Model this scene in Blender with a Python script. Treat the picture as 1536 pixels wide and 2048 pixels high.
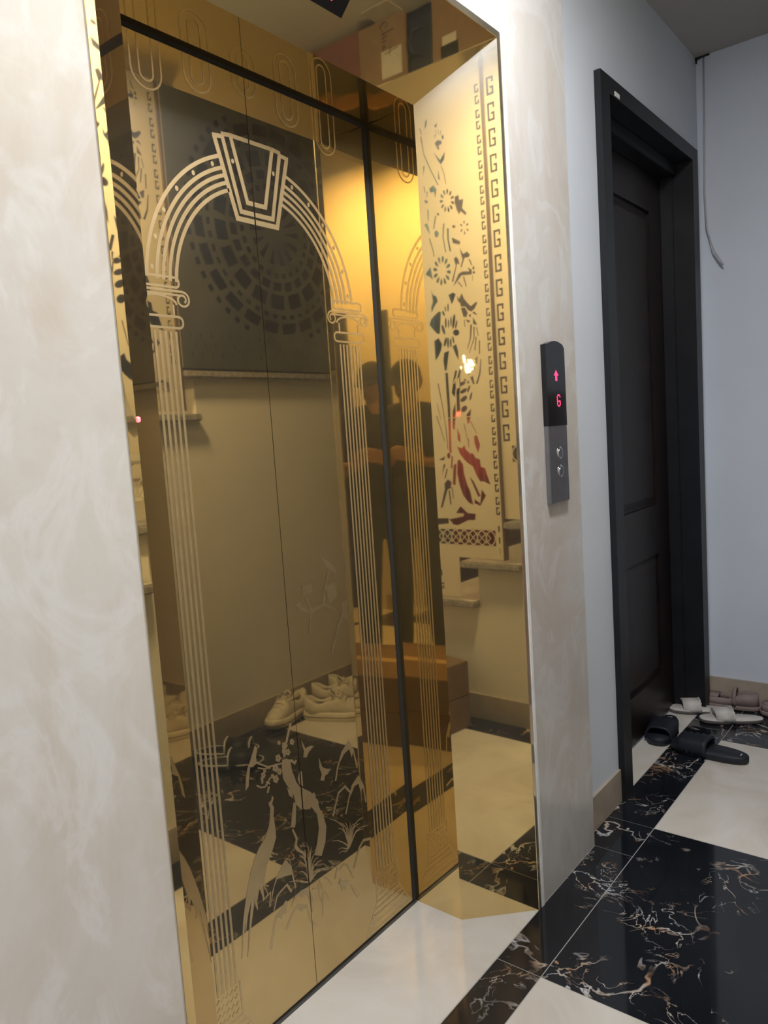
import bpy, bmesh, math, random
from mathutils import Vector, Matrix, geometry
random.seed(7)
for o in list(bpy.data.objects): bpy.data.objects.remove(o)
SC = bpy.context.scene; COL = SC.collection
# ------------------------------------------------------------------ camera, light, exposure
CAM = Vector((-1.50881, -0.94096, 1.32052)); FPX = 1511.757
RT = Vector((0.61796, -0.783403, -0.066366)); UP = Vector((0.12134, 0.011632, 0.992543)); FW = Vector((0.776789, 0.621405, -0.102246))
cd = bpy.data.cameras.new('camera'); cam = bpy.data.objects.new('camera', cd); COL.objects.link(cam)
cd.sensor_fit = 'HORIZONTAL'; cd.sensor_width = 36; cd.lens = FPX / 1536 * 36; cd.clip_start = 0.004
cam.matrix_world = Matrix(((RT.x, UP.x, -FW.x, CAM.x), (RT.y, UP.y, -FW.y, CAM.y), (RT.z, UP.z, -FW.z, CAM.z), (0, 0, 0, 1)))
SC.camera = cam
SKY = 2.4
W = bpy.data.worlds.new('world'); SC.world = W; W.use_nodes = True
W.node_tree.nodes['Background'].inputs[0].default_value = (.58, .74, 1, 1); W.node_tree.nodes['Background'].inputs[1].default_value = SKY
vs = SC.view_settings; vs.view_transform = 'Standard'; vs.look = 'None'; vs.exposure = 0.22; vs.gamma = 1; vs.use_curve_mapping = False
SC.cycles.caustics_reflective = False; SC.cycles.caustics_refractive = False
SC.cycles.glossy_bounces = 8; SC.cycles.max_bounces = 12; SC.cycles.sample_clamp_indirect = 6
LAMP_POWER = 31.5; FOYER_POWER = 60; LAMP_AT = (-0.20, -0.55, 2.815); FOYER_AT = (-2.15, -1.75, 3.30)

# ------------------------------------------------------------------ measures (metres)
XR, D, RY, XS, H, HS, XL = 0.079, 0.310, 0.154, 0.228, 2.108, 2.260, -0.731
AW = XS - XR; XLS = XL - AW; XP, E, XW, HC = 0.609, 0.039, 2.033, 2.815
XDL, XDR, HF = 0.920, 1.951, 2.415
YB = -1.09; XM = -0.326

# ------------------------------------------------------------------ materials
def nt(name):
    m = bpy.data.materials.new(name); m.use_nodes = True
    t = m.node_tree; b = t.nodes['Principled BSDF']; return m, t, b
def pset(b, col=None, rough=None, metal=None, spec=None, coat=None):
    if col is not None: b.inputs['Base Color'].default_value = (*col, 1)
    if rough is not None: b.inputs['Roughness'].default_value = rough
    if metal is not None: b.inputs['Metallic'].default_value = metal
    if spec is not None: b.inputs['Specular IOR Level'].default_value = spec
    if coat is not None: b.inputs['Coat Weight'].default_value = coat
def N(t, kind, **k):
    n = t.nodes.new(kind)
    for a, v in k.items():
        if a.startswith('i_'):
            n.inputs[int(a[2:]) if a[2:].isdigit() else a[2:].replace('_', ' ')].default_value = v
        else: setattr(n, a, v)
    return n
def pos(t, scale=(1, 1, 1), rot=(0, 0, 0)):
    g = N(t, 'ShaderNodeNewGeometry'); mp = N(t, 'ShaderNodeMapping')
    mp.inputs['Scale'].default_value = scale; mp.inputs['Rotation'].default_value = rot
    t.links.new(g.outputs['Position'], mp.inputs[0]); return mp.outputs[0]
def noise(t, vec, scale, detail=4, rough=.5, dist=0):
    n = N(t, 'ShaderNodeTexNoise'); n.inputs['Scale'].default_value = scale; n.inputs['Detail'].default_value = detail
    n.inputs['Roughness'].default_value = rough; n.inputs['Distortion'].default_value = dist
    t.links.new(vec, n.inputs['Vector']); return n.outputs['Fac']
def ramp(t, fac, stops):
    r = N(t, 'ShaderNodeValToRGB'); el = r.color_ramp.elements
    while len(el) > 1: el.remove(el[-1])
    for i, (p, c) in enumerate(stops):
        e = el[0] if i == 0 else el.new(p)
        e.position = p; e.color = (*c, 1) if len(c) == 3 else c
    t.links.new(fac, r.inputs[0]); return r.outputs[0]
def mathn(t, op, a, b=None, c=None):
    n = N(t, 'ShaderNodeMath', operation=op)
    for i, v in enumerate((a, b, c)):
        if v is None: continue
        if isinstance(v, (int, float)): n.inputs[i].default_value = v
        else: t.links.new(v, n.inputs[i])
    return n.outputs[0]
def mixc(t, fac, a, b):
    n = N(t, 'ShaderNodeMix', data_type='RGBA')
    for sock, v in ((n.inputs[0], fac), (n.inputs[6], a), (n.inputs[7], b)):
        if isinstance(v, (int, float)): sock.default_value = v
        elif isinstance(v, tuple): sock.default_value = (*v, 1)
        else: t.links.new(v, sock)
    return n.outputs[2]
def bump(t, b, fac, strength, dist=.01):
    n = N(t, 'ShaderNodeBump'); n.inputs['Strength'].default_value = strength; n.inputs['Distance'].default_value = dist
    t.links.new(fac, n.inputs['Height']); t.links.new(n.outputs[0], b.inputs['Normal'])
MAT = {}
def plain(key, col, rough=.5, metal=0, spec=.5, vary=.08, scale=18, bmp=0):
    m, t, b = nt(key); pset(b, col, rough, metal, spec)
    f = noise(t, pos(t), scale, 5)
    lo = tuple(max(0, c * (1 - vary)) for c in col); hi = tuple(min(1, c * (1 + vary)) for c in col)
    t.links.new(ramp(t, f, [(.3, lo), (.7, hi)]), b.inputs['Base Color'])
    if bmp: bump(t, b, noise(t, pos(t), scale * 12, 3), bmp, .002)
    MAT[key] = m; return m
def emit(key, col, strength):
    m, t, b = nt(key); pset(b, (.02, .02, .02), .4)
    b.inputs['Emission Color'].default_value = (*col, 1); b.inputs['Emission Strength'].default_value = strength
    MAT[key] = m
def mirror(key, col, haze_col, haze=.12, hr=.38, wav=.02, rough=.025):
    m, t, b = nt(key); pset(b, col, rough, 1)
    b2 = N(t, 'ShaderNodeBsdfPrincipled'); pset(b2, haze_col, hr, 1)
    mx = N(t, 'ShaderNodeMixShader')
    f = noise(t, pos(t, (1, 1, 1)), 5, 5, .6)
    r = N(t, 'ShaderNodeMapRange'); r.inputs[1].default_value = .3; r.inputs[2].default_value = .7; r.inputs[3].default_value = haze * .75; r.inputs[4].default_value = haze * 1.25
    t.links.new(f, r.inputs[0]); t.links.new(r.outputs[0], mx.inputs[0])
    t.links.new(b.outputs[0], mx.inputs[1]); t.links.new(b2.outputs[0], mx.inputs[2])
    t.links.new(mx.outputs[0], t.nodes['Material Output'].inputs[0])
    if wav: bump(t, b, noise(t, pos(t, (1, 1, .35)), 4, 0), wav, .02)
    MAT[key] = m
mirror('door_gold', (.60, .43, .18), (.62, .60, .54), .13, .34, .012)
mirror('frame_gold', (.77, .58, .26), (.74, .73, .68), .08, .34, .03)
mirror('flange_gold', (.78, .62, .34), (.76, .72, .62), .45, .45, .0)
plain('etch_gold', (.58, .45, .26), .42, .86, .5, .05, 30)
plain('steel_sill', (.20, .21, .23), .45, 1)
def marble_white():
    m, t, b = nt('white_marble'); pset(b, rough=.22, spec=.5)
    v = pos(t, (1, 1, .8), (0, 0, .3)); w = noise(t, v, 1.6, 6, .62, 1.6)
    c = ramp(t, w, [(.28, (.50, .455, .41)), (.42, (.545, .515, .485)), (.52, (.575, .565, .555)), (.66, (.55, .535, .515)), (.8, (.615, .62, .635))])
    s = noise(t, pos(t, (1.3, 1.3, .8), (.2, .5, 0)), 5, 5, .6, 1.8)
    st = ramp(t, s, [(.50, (0, 0, 0)), (.60, (.35,) * 3), (.70, (0, 0, 0))])
    t.links.new(mixc(t, st, c, (.69, .71, .75)), b.inputs['Base Color'])
    bump(t, b, s, .05, .002); MAT['white_marble'] = m
marble_white()
def marble_floor():
    m, t, b = nt('cream_marble'); pset(b, rough=.10, spec=.5)
    w = noise(t, pos(t, (1, 1, 1)), 3.2, 6, .6, 1.2)
    c = ramp(t, w, [(.3, (.60, .55, .49)), (.5, (.68, .64, .58)), (.7, (.73, .70, .66))])
    t.links.new(c, b.inputs['Base Color']); MAT['cream_marble'] = m
marble_floor()
def marble_black():
    m, t, b = nt('black_marble'); pset(b, rough=.06, spec=.5)
    v = pos(t, (1, .8, 1), (0, 0, .5))
    def veins(scale, width, mscale, mlo, mhi, dist, seed):
        vv = N(t, 'ShaderNodeVectorMath', operation='ADD'); vv.inputs[1].default_value = (seed, seed * 1.7, 0); t.links.new(v, vv.inputs[0]); vo = vv.outputs[0]
        n = noise(t, vo, scale, 4, .55, dist)
        rdg = mathn(t, 'ABSOLUTE', mathn(t, 'SUBTRACT', n, .5))
        ln = N(t, 'ShaderNodeMapRange'); ln.inputs[1].default_value = width; ln.inputs[2].default_value = 0; ln.inputs[3].default_value = 0; ln.inputs[4].default_value = 1
        t.links.new(rdg, ln.inputs[0])
        k = noise(t, vo, mscale, 3, .6)
        mk = N(t, 'ShaderNodeMapRange'); mk.inputs[1].default_value = mlo; mk.inputs[2].default_value = mhi
        t.links.new(k, mk.inputs[0]); return mathn(t, 'MULTIPLY', ln.outputs[0], mk.outputs[0])
    v1 = veins(4.2, .013, 3.4, .50, .58, 1.0, 3.1); v2 = veins(10.5, .014, 5.0, .53, .62, 1.5, 9.7)
    vv = mathn(t, 'MINIMUM', mathn(t, 'ADD', v1, v2), 1)
    vc = ramp(t, noise(t, v, 11, 2), [(.40, (.62, .63, .66)), (.52, (.58, .50, .42)), (.62, (.50, .30, .18))])
    base = ramp(t, noise(t, v, 3, 3), [(.3, (.006, .007, .010)), (.7, (.016, .018, .024))])
    t.links.new(mixc(t, vv, base, vc), b.inputs['Base Color']); MAT['black_marble'] = m
marble_black()
plain('paint_blue', (.66, .72, .82), .75, 0, .3, .03, 3, .05)
plain('paint_cream', (.80, .76, .66), .7, 0, .3, .03, 3, .05)
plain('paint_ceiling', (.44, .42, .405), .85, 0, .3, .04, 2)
plain('beige_skirting', (.42, .36, .29), .3, 0, .5, .10, 14)
plain('dark_wall', (.045, .032, .026), .7, 0, .3, .3, 4)  # dark colour carries the dimness of the stairwell behind the screens
plain('grout', (.46, .45, .43), .8)
plain('white_trim', (.86, .86, .87), .45)
plain('dark_wood', (.013, .008, .008), .40, 0, .35, .35, 8)
plain('dark_frame', (.012, .013, .016), .42, 0, .35, .2, 8)
plain('black_glass', (.008, .008, .011), .12, 0, .5, .1)
plain('steel_brushed', (.30, .30, .32), .34, 1, .5, .06, 40)
plain('steel_button', (.70, .72, .76), .18, 1)
plain('stone_tread', (.34, .31, .27), .35, 0, .5, .35, 60)
plain('screen_gold', (.80, .71, .54), .42, .35, .5, .05, 5)
plain('screen_bronze', (.19, .185, .155), .45, .7, .5, .25, 5)
plain('screen_post', (.16, .11, .07), .5, .5)
plain('cardboard', (.30, .20, .115), .85, 0, .2, .08, 20)
plain('cardboard_dark', (.19, .125, .07), .85, 0, .2, .1, 20)
plain('cardboard_red', (.24, .11, .09), .85, 0, .2, .1, 20)
plain('paper_label', (.66, .60, .48), .7)
plain('tape', (.55, .42, .24), .3)
plain('ink', (.02, .02, .025), .6)
plain('bag_blue', (.025, .035, .055), .6, 0, .4, .3, 12)
plain('sneaker_white', (.66, .60, .48), .6, 0, .4, .08, 30, .1)
plain('sneaker_sole', (.74, .68, .55), .5)
plain('sneaker_lining', (.22, .17, .12), .9)
plain('rubber_navy', (.014, .017, .026), .55, 0, .4, .15, 20)
plain('logo_white', (.75, .75, .78), .5)
plain('sandal_white', (.66, .64, .62), .55, 0, .4, .05, 30, .1)
plain('sandal_sole_dark', (.10, .09, .09), .7)
plain('mauve', (.27, .21, .20), .6, 0, .4, .1, 20)
plain('mauve_dark', (.10, .045, .045), .7)
plain('skin', (.33, .20, .135), .55, 0, .4, .06, 25)
plain('shirt', (.013, .015, .013), .85, 0, .3, .2, 30)
plain('trousers', (.012, .011, .010), .85, 0, .3, .2, 30)
plain('hair', (.012, .010, .009), .6)
plain('lips', (.30, .13, .11), .5)
plain('eye', (.05, .04, .035), .2)
plain('red_cloth', (.22, .035, .030), .8, 0, .3, .2, 9)
plain('teal_cloth', (.030, .060, .070), .8, 0, .3, .2, 9)
plain('lamp_body', (.85, .85, .85), .4)
plain('cable_grey', (.45, .45, .48), .6)
plain('gap_hook_black', (.02, .02, .02), .9)  # even black for the shaded door gaps, the hand hole and the hook
emit('led_red', (1, .03, .10), 3.2)
emit('lamp_face', (1, .97, .92), 5)
emit('bulb', (1, .93, .78), 9)
emit('glow_red', (1, .05, .06), 9)

# ------------------------------------------------------------------ geometry helpers
def bm_new(): return bmesh.new()
def link(name, bm, mat, parent=None, smooth=False, loc=None, rot=None):
    me = bpy.data.meshes.new(name); bmesh.ops.recalc_face_normals(bm, faces=bm.faces); bm.to_mesh(me); bm.free()
    return link_me(name, me, mat, parent, smooth, loc, rot)
def link_me(name, me, mat, parent=None, smooth=False, loc=None, rot=None):
    if mat and not me.materials: me.materials.append(MAT[mat])
    if smooth:
        for p in me.polygons: p.use_smooth = True
    o = bpy.data.objects.new(name, me); COL.objects.link(o)
    if parent: o.parent = parent
    if loc: o.location = loc
    if rot: o.rotation_euler = rot
    return o
def box(bm, x0, x1, y0, y1, z0, z1):
    v = [bm.verts.new(p) for p in ((x0, y0, z0), (x1, y0, z0), (x1, y1, z0), (x0, y1, z0), (x0, y0, z1), (x1, y0, z1), (x1, y1, z1), (x0, y1, z1))]
    for f in ((3, 2, 1, 0), (4, 5, 6, 7), (0, 1, 5, 4), (1, 2, 6, 5), (2, 3, 7, 6), (3, 0, 4, 7)): bm.faces.new([v[i] for i in f])
    return v
def boxo(name, b, mat, parent=None, bev=0):
    bm = bm_new(); box(bm, *b)
    if bev: bmesh.ops.bevel(bm, geom=bm.edges[:], offset=bev, segments=2, affect='EDGES')
    return link(name, bm, mat, parent)
def prism(bm, pts, vec):
    """closed polygon (3-D points, planar) extruded along vec"""
    vec = Vector(vec); n = len(pts)
    a = [bm.verts.new(p) for p in pts]; b = [bm.verts.new(Vector(p) + vec) for p in pts]
    bm.faces.new(a); bm.faces.new(b[::-1])
    for i in range(n): bm.faces.new((a[i], b[i], b[(i + 1) % n], a[(i + 1) % n]))
def cyl(bm, p0, p1, r0, r1=None, n=12, cap=True):
    r1 = r0 if r1 is None else r1; p0 = Vector(p0); p1 = Vector(p1); d = (p1 - p0).normalized()
    u = d.orthogonal().normalized(); w = d.cross(u)
    A = [bm.verts.new(p0 + (u * math.cos(2 * math.pi * i / n) + w * math.sin(2 * math.pi * i / n)) * r0) for i in range(n)]
    B = [bm.verts.new(p1 + (u * math.cos(2 * math.pi * i / n) + w * math.sin(2 * math.pi * i / n)) * r1) for i in range(n)]
    for i in range(n): bm.faces.new((A[i], A[(i + 1) % n], B[(i + 1) % n], B[i]))
    if cap: bm.faces.new(A[::-1]); bm.faces.new(B)
def tube(bm, pts, r, n=8):
    pts = [Vector(p) for p in pts]; rings = []
    for i, p in enumerate(pts):
        d = (pts[min(i + 1, len(pts) - 1)] - pts[max(i - 1, 0)]).normalized()
        u = d.cross(Vector((.13, .21, .97))).normalized(); w = d.cross(u)
        rr = r[i] if isinstance(r, (list, tuple)) else r
        rings.append([bm.verts.new(p + (u * math.cos(2 * math.pi * k / n) + w * math.sin(2 * math.pi * k / n)) * rr) for k in range(n)])
    for a, b in zip(rings, rings[1:]):
        for k in range(n): bm.faces.new((a[k], a[(k + 1) % n], b[(k + 1) % n], b[k]))
    bm.faces.new(rings[0][::-1]); bm.faces.new(rings[-1])
def loft(bm, rings, closed=True, capa=True, capb=True):
    R_ = [[bm.verts.new(p) for p in r] for r in rings]; n = len(R_[0])
    for a, b in zip(R_, R_[1:]):
        for k in range(n if closed else n - 1): bm.faces.new((a[k], a[(k + 1) % n], b[(k + 1) % n], b[k]))
    if closed and capa: bm.faces.new(R_[0][::-1])
    if closed and capb: bm.faces.new(R_[-1])
def ellipsoid(bm, c, r, rot=None, u=20, v=12):
    mt = Matrix.Translation(c) @ (rot.to_4x4() if rot else Matrix.Identity(4)) @ Matrix.Diagonal((*r, 1))
    bmesh.ops.create_uvsphere(bm, u_segments=u, v_segments=v, radius=1, matrix=mt)
def capsule(bm, p0, p1, r0, r1, n=14):
    cyl(bm, p0, p1, r0, r1, n); ellipsoid(bm, p0, (r0,) * 3, None, n, 8); ellipsoid(bm, p1, (r1,) * 3, None, n, 8)
def tag(o, label, cat, group=None):
    o['label'] = label; o['category'] = cat
    if group: o['group'] = group
    return o
def thing(name, label, cat, loc=(0, 0, 0), rz=0, group=None):
    o = bpy.data.objects.new(name, None); COL.objects.link(o); o.location = loc; o.rotation_euler = (0, 0, rz); o.empty_display_size = .05
    return tag(o, label, cat, group)
def struct(o): o['kind'] = 'structure'; return o
def copy_tree(o, parent=None):
    c = o.copy(); COL.objects.link(c); c.parent = parent
    for ch in o.children: copy_tree(ch, c)
    return c
# --- pixel of the photograph -> ray -> mirror -> plane (only directions; depth comes from the surface it lies on)
def pray(u, v): return (RT * ((u - 768) / FPX) - UP * ((v - 1024) / FPX) + FW).normalized()
def on_door(u, v):
    d = pray(u, v); p = CAM + d * ((D - CAM.y) / d.y); return (p.x, p.z)
SPN = Vector((-RY, -AW, 0)).normalized()
def on_screen(u, v):
    """point of the stair screen (plane y=YB) seen in the right splayed jamb"""
    d = pray(u, v); p0 = Vector((XS, 0, 0)); t = (p0 - CAM).dot(SPN) / d.dot(SPN); o = CAM + d * t
    d = d - 2 * d.dot(SPN) * SPN; p = o + d * ((YB - o.y) / d.y); return (p.x, p.z)
# --- flat pattern in 2-D
def offset_path(pts, w, taper=None):
    pts = [Vector((p[0], p[1])) for p in pts]; L, R_ = [], []; n = len(pts)
    for i, p in enumerate(pts):
        d0 = (p - pts[i - 1]).normalized() if i else None; d1 = (pts[i + 1] - p).normalized() if i < n - 1 else None
        if d0 is None: d0 = d1
        if d1 is None: d1 = d0
        t = (d0 + d1)
        t = t.normalized() if t.length > 1e-6 else d0
        nr = Vector((-t.y, t.x)); k = 1 / max(.35, nr.dot(Vector((-d1.y, d1.x))))
        ww = (w if not taper else w * (taper[0] + (taper[1] - taper[0]) * i / (n - 1))) * .5 * k
        L.append(p + nr * ww); R_.append(p - nr * ww)
    return [tuple(q) for q in L] + [tuple(q) for q in R_[::-1]]
class Flat:
    def __init__(s): s.tris = []; s.lev = []; s.n = 0
    def poly(s, pts):
        s.n += 1; vs3 = [Vector((p[0], p[1], 0)) for p in pts]
        for t in geometry.tessellate_polygon([vs3]):
            s.tris.append([(*vs3[i][:2], s.n % 16) for i in t])
    def stroke(s, pts, w, taper=None):
        s.n += 1; q = [(*p, s.n % 16) for p in offset_path(pts, w, taper)]; n = len(pts)
        for i in range(n - 1):
            a, b, c, d = q[i], q[i + 1], q[2 * n - 2 - i], q[2 * n - 1 - i]
            s.tris.append([a, b, c]); s.tris.append([a, c, d])
    def disc(s, c, rx, rz=None, n=12):
        rz = rx if rz is None else rz; s.poly([(c[0] + rx * math.cos(2 * math.pi * i / n), c[1] + rz * math.sin(2 * math.pi * i / n)) for i in range(n)])
    def clipped(s, x, keep_left):
        out = []
        sg = 1 if keep_left else -1
        for t in s.tris:
            r = []
            for i in range(3):
                a, b = t[i], t[(i + 1) % 3]; da, db = sg * (x - a[0]), sg * (x - b[0])
                if da >= 0: r.append(a)
                if da * db < 0:
                    k = da / (da - db); r.append((a[0] + (b[0] - a[0]) * k, a[1] + (b[1] - a[1]) * k, a[2]))
            if len(r) >= 3: out.append(r)
        return out
    def build(s, name, mat, parent, y, polys=None):
        bm = bm_new()
        for p in (polys if polys is not None else s.tris):
            try: bm.faces.new([bm.verts.new((q[0], y - q[2] * 2.5e-5, q[1])) for q in p])
            except ValueError: pass
        for f in bm.faces:
            f.normal_update()
            if f.normal.y > 0: f.normal_flip()
        me = bpy.data.meshes.new(name); bm.to_mesh(me); bm.free(); return link_me(name, me, mat, parent)
def plate(name, outer, holes, thick, mat, parent, y):
    """sheet in the x-z plane with real cut-outs"""
    cu = bpy.data.curves.new(name, 'CURVE'); cu.dimensions = '2D'; cu.fill_mode = 'BOTH'; cu.extrude = thick / 2
    for ring in [outer] + holes:
        sp = cu.splines.new('POLY'); sp.points.add(len(ring) - 1); sp.use_cyclic_u = True
        for p, q in zip(sp.points, ring): p.co = (q[0], q[1], 0, 1)
    tmp = bpy.data.objects.new('tmp', cu); COL.objects.link(tmp)
    dg = bpy.context.evaluated_depsgraph_get(); dg.update()
    me = bpy.data.meshes.new_from_object(tmp.evaluated_get(dg)); bpy.data.objects.remove(tmp); bpy.data.curves.remove(cu)
    me.name = name; me.transform(Matrix(((1, 0, 0, 0), (0, 0, -1, y), (0, 1, 0, 0), (0, 0, 0, 1))))
    me.materials.clear(); return link_me(name, me, mat, parent)

# ------------------------------------------------------------------ the setting: floor of single tiles
fb = bm_new(); box(fb, -2.8, XW, -3.2, .55, -.05, -.0012); floor = struct(link('floor', fb, 'grout'))
tile_cache = {}
def tile(name, x0, x1, y0, y1, mat, z=0):
    k = (round(x1 - x0, 4), round(y1 - y0, 4), mat)
    if k not in tile_cache:
        bm = bm_new(); w, h = (x1 - x0) / 2 - .0014, (y1 - y0) / 2 - .0014; box(bm, -w, w, -h, h, -.012, 0)
        me = bpy.data.meshes.new(name); bmesh.ops.recalc_face_normals(bm, faces=bm.faces); bm.to_mesh(me); bm.free(); tile_cache[k] = me
    return link_me(name, tile_cache[k], mat, floor, loc=((x0 + x1) / 2, (y0 + y1) / 2, z))
T = .8
for i in range(-4, 3):
    x0, x1 = max(i * T, -2.8), min((i + 1) * T, XW)
    dark = i % 2 == 0
    tile('floor_tile', x0, x1, -.95, -.12, 'black_marble' if dark else 'cream_marble')
    tile('border_tile', x0, x1, YB, -.95, 'black_marble')
    if i < 0: tile('border_tile', x0, x1, -.12, 0, 'black_marble')
    elif i == 0:
        tile('border_tile', 0, XP, -.12, 0, 'black_marble'); tile('border_tile', XP, .8, -.12, E, 'black_marble')
    else: tile('border_tile', x0, x1, -.12, E, 'black_marble')
for i in range(-4, 3):
    for j in range(3):
        tile('floor_tile', max(i * T, -2.8), min((i + 1) * T, XW), YB - (j + 1) * .7, YB - j * .7, 'cream_marble' if (i + j) % 2 else 'black_marble')
tile('threshold_tile', XLS, XS, 0, D - .006, 'cream_marble')
tile('threshold_tile', XDL + .05, XDR - .05, E, .40, 'cream_marble')

# ------------------------------------------------------------------ walls, ceiling
def walls(name, boxes, mat):
    bm = bm_new()
    for b in boxes: box(bm, *b)
    return struct(link(name, bm, mat))
FLW = .015
walls('wall_front', [(-2.8, XLS - FLW, 0, .55, 0, HC), (XS + FLW, XP, 0, .55, 0, HC), (XLS - FLW, XS + FLW, .0, .55, HS + FLW, HC)], 'white_marble')
walls('wall_front_painted', [(XP, XDL + .02, E, .55, 0, HC), (XDR - .02, XW, E, .55, 0, HC), (XDL + .02, XDR - .02, E, .55, HF - .02, HC)], 'paint_blue')
walls('wall_right', [(XW, XW + .1, YB, .55, 0, 4.2)], 'paint_blue')
walls('wall_right_stairwell', [(XW, XW + .1, -3.2, YB, 0, 4.2)], 'dark_wall')  # same wall coloured dark, so the drum cut-outs look unlit
OY0, OY1, OZ = -1.05, -.40, 2.30                                     # unseen opening, added so sky light brightens the corridor's right end
walls('wall_left', [(-2.9, -2.8, -3.2, OY0, 0, 4.2), (-2.9, -2.8, OY1, .55, 0, 4.2), (-2.9, -2.8, OY0, OY1, OZ, 4.2)], 'paint_cream')
pl = bpy.data.lights.new('added_opening_portal', 'AREA'); pl.shape = 'RECTANGLE'; pl.size = OY1 - OY0; pl.size_y = OZ; pl.cycles.is_portal = True
po = bpy.data.objects.new('added_opening_portal', pl); COL.objects.link(po); po.location = (-2.85, (OY0 + OY1) / 2, OZ / 2); po.rotation_euler = (math.radians(90), 0, math.radians(-90))
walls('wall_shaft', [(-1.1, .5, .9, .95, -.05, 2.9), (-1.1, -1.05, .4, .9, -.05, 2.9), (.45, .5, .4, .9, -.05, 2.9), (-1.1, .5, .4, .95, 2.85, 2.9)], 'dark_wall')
struct(boxo('pavement', (-6, -2.9, -4, 3, -.1, -.01), 'grout'))
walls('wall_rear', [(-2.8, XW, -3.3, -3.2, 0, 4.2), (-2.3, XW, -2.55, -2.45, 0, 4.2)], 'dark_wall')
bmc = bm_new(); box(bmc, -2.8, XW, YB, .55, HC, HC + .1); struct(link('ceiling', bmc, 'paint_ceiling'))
bmc = bm_new(); box(bmc, -2.9, XW + .1, -3.3, YB, 4.2, 4.3); box(bmc, -2.8, XW, YB, YB + .1, HC + .1, 4.2); struct(link('ceiling_stairwell', bmc, 'paint_cream'))
def base(name, b): return struct(boxo(name, b, 'beige_skirting'))
base('baseboard_front', (XP, XDL + .004, E - .008, E, 0, .115))
base('baseboard_right', (XW - .010, XW, YB, E, 0, .118))
base('baseboard_back', (-1.33, XW, YB, YB + .010, 0, .115))
base('baseboard_left', (-2.8, -2.79, -1.86, OY0, 0, .118))
for nm, x in (('trim_1', XS + FLW), ):
    struct(boxo(nm, (x, x + .014, -.004, .02, .0, HC), 'white_trim', None, .001))

# ------------------------------------------------------------------ stair: side wall, treads, screens
GO, RISE = .2404, .1812
LEV = [.0, .19, .371, .552, .733, .914, 1.096, 1.277, 1.458, 1.640]
RX = [None] + [.565 - GO * (9 - k) for k in range(1, 10)]      # riser x below level k
pts = [(RX[1], 0)]
for k in range(1, 10):
    pts.append((RX[k], LEV[k] - .03)); pts.append((RX[k + 1] if k < 9 else XW - .004, LEV[k] - .03))
pts.append((XW - .004, 0))
bm = bm_new(); prism(bm, [(p[0], YB, p[1]) for p in pts], (0, -.08, 0)); side_bm = bm
st = thing('staircase', 'cream-sided staircase with speckled stone treads rising behind the metal screens', 'staircase', (0, 0, 0))
link('side_wall', side_bm, 'paint_cream', st)
for k in range(1, 10):
    x1 = RX[k + 1] if k < 9 else XW - .004
    boxo('tread', (RX[k] - .072, x1, -2.44, YB + .045, LEV[k] - .03, LEV[k]), 'stone_tread', st, .006)
    boxo('riser', (RX[k], RX[k] + .02, -2.44, YB - .082, LEV[k - 1], LEV[k] - .03), 'paint_cream', st)

def pxr(x0, y0, s): return lambda pts: [on_screen(x0 + s * a, y0 + s * b) for a, b in pts]
def ell(cx, cy, rx, ry, rot=0, n=10):
    c, s = math.cos(math.radians(rot)), math.sin(math.radians(rot))
    return [(cx + rx * math.cos(2 * math.pi * i / n) * c - ry * math.sin(2 * math.pi * i / n) * s, cy + rx * math.cos(2 * math.pi * i / n) * s + ry * math.sin(2 * math.pi * i / n) * c) for i in range(n)]
def petals(cx, cy, rx, ry, n, r0=.45, wid=.11, a0=0):
    out = []
    for i in range(n):
        a = a0 + 2 * math.pi * i / n; k0, k1 = r0, 1.0; km = (k0 + k1) / 2
        ca, sa = math.cos(a), math.sin(a)
        pt = lambda k, w: (cx + rx * (k * ca - w * sa), cy + ry * (k * sa + w * ca))
        out.append([pt(k0, 0), pt(km * .9, wid * .7), pt(km * 1.15, wid), pt(k1, wid * .35), pt(k1, -wid * .35), pt(km * 1.15, -wid), pt(km * .9, -wid * .7)])
    return out
K1, K2, K3 = pxr(840, 200, .15625), pxr(850, 480, .14652), pxr(850, 740, .16598)
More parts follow.
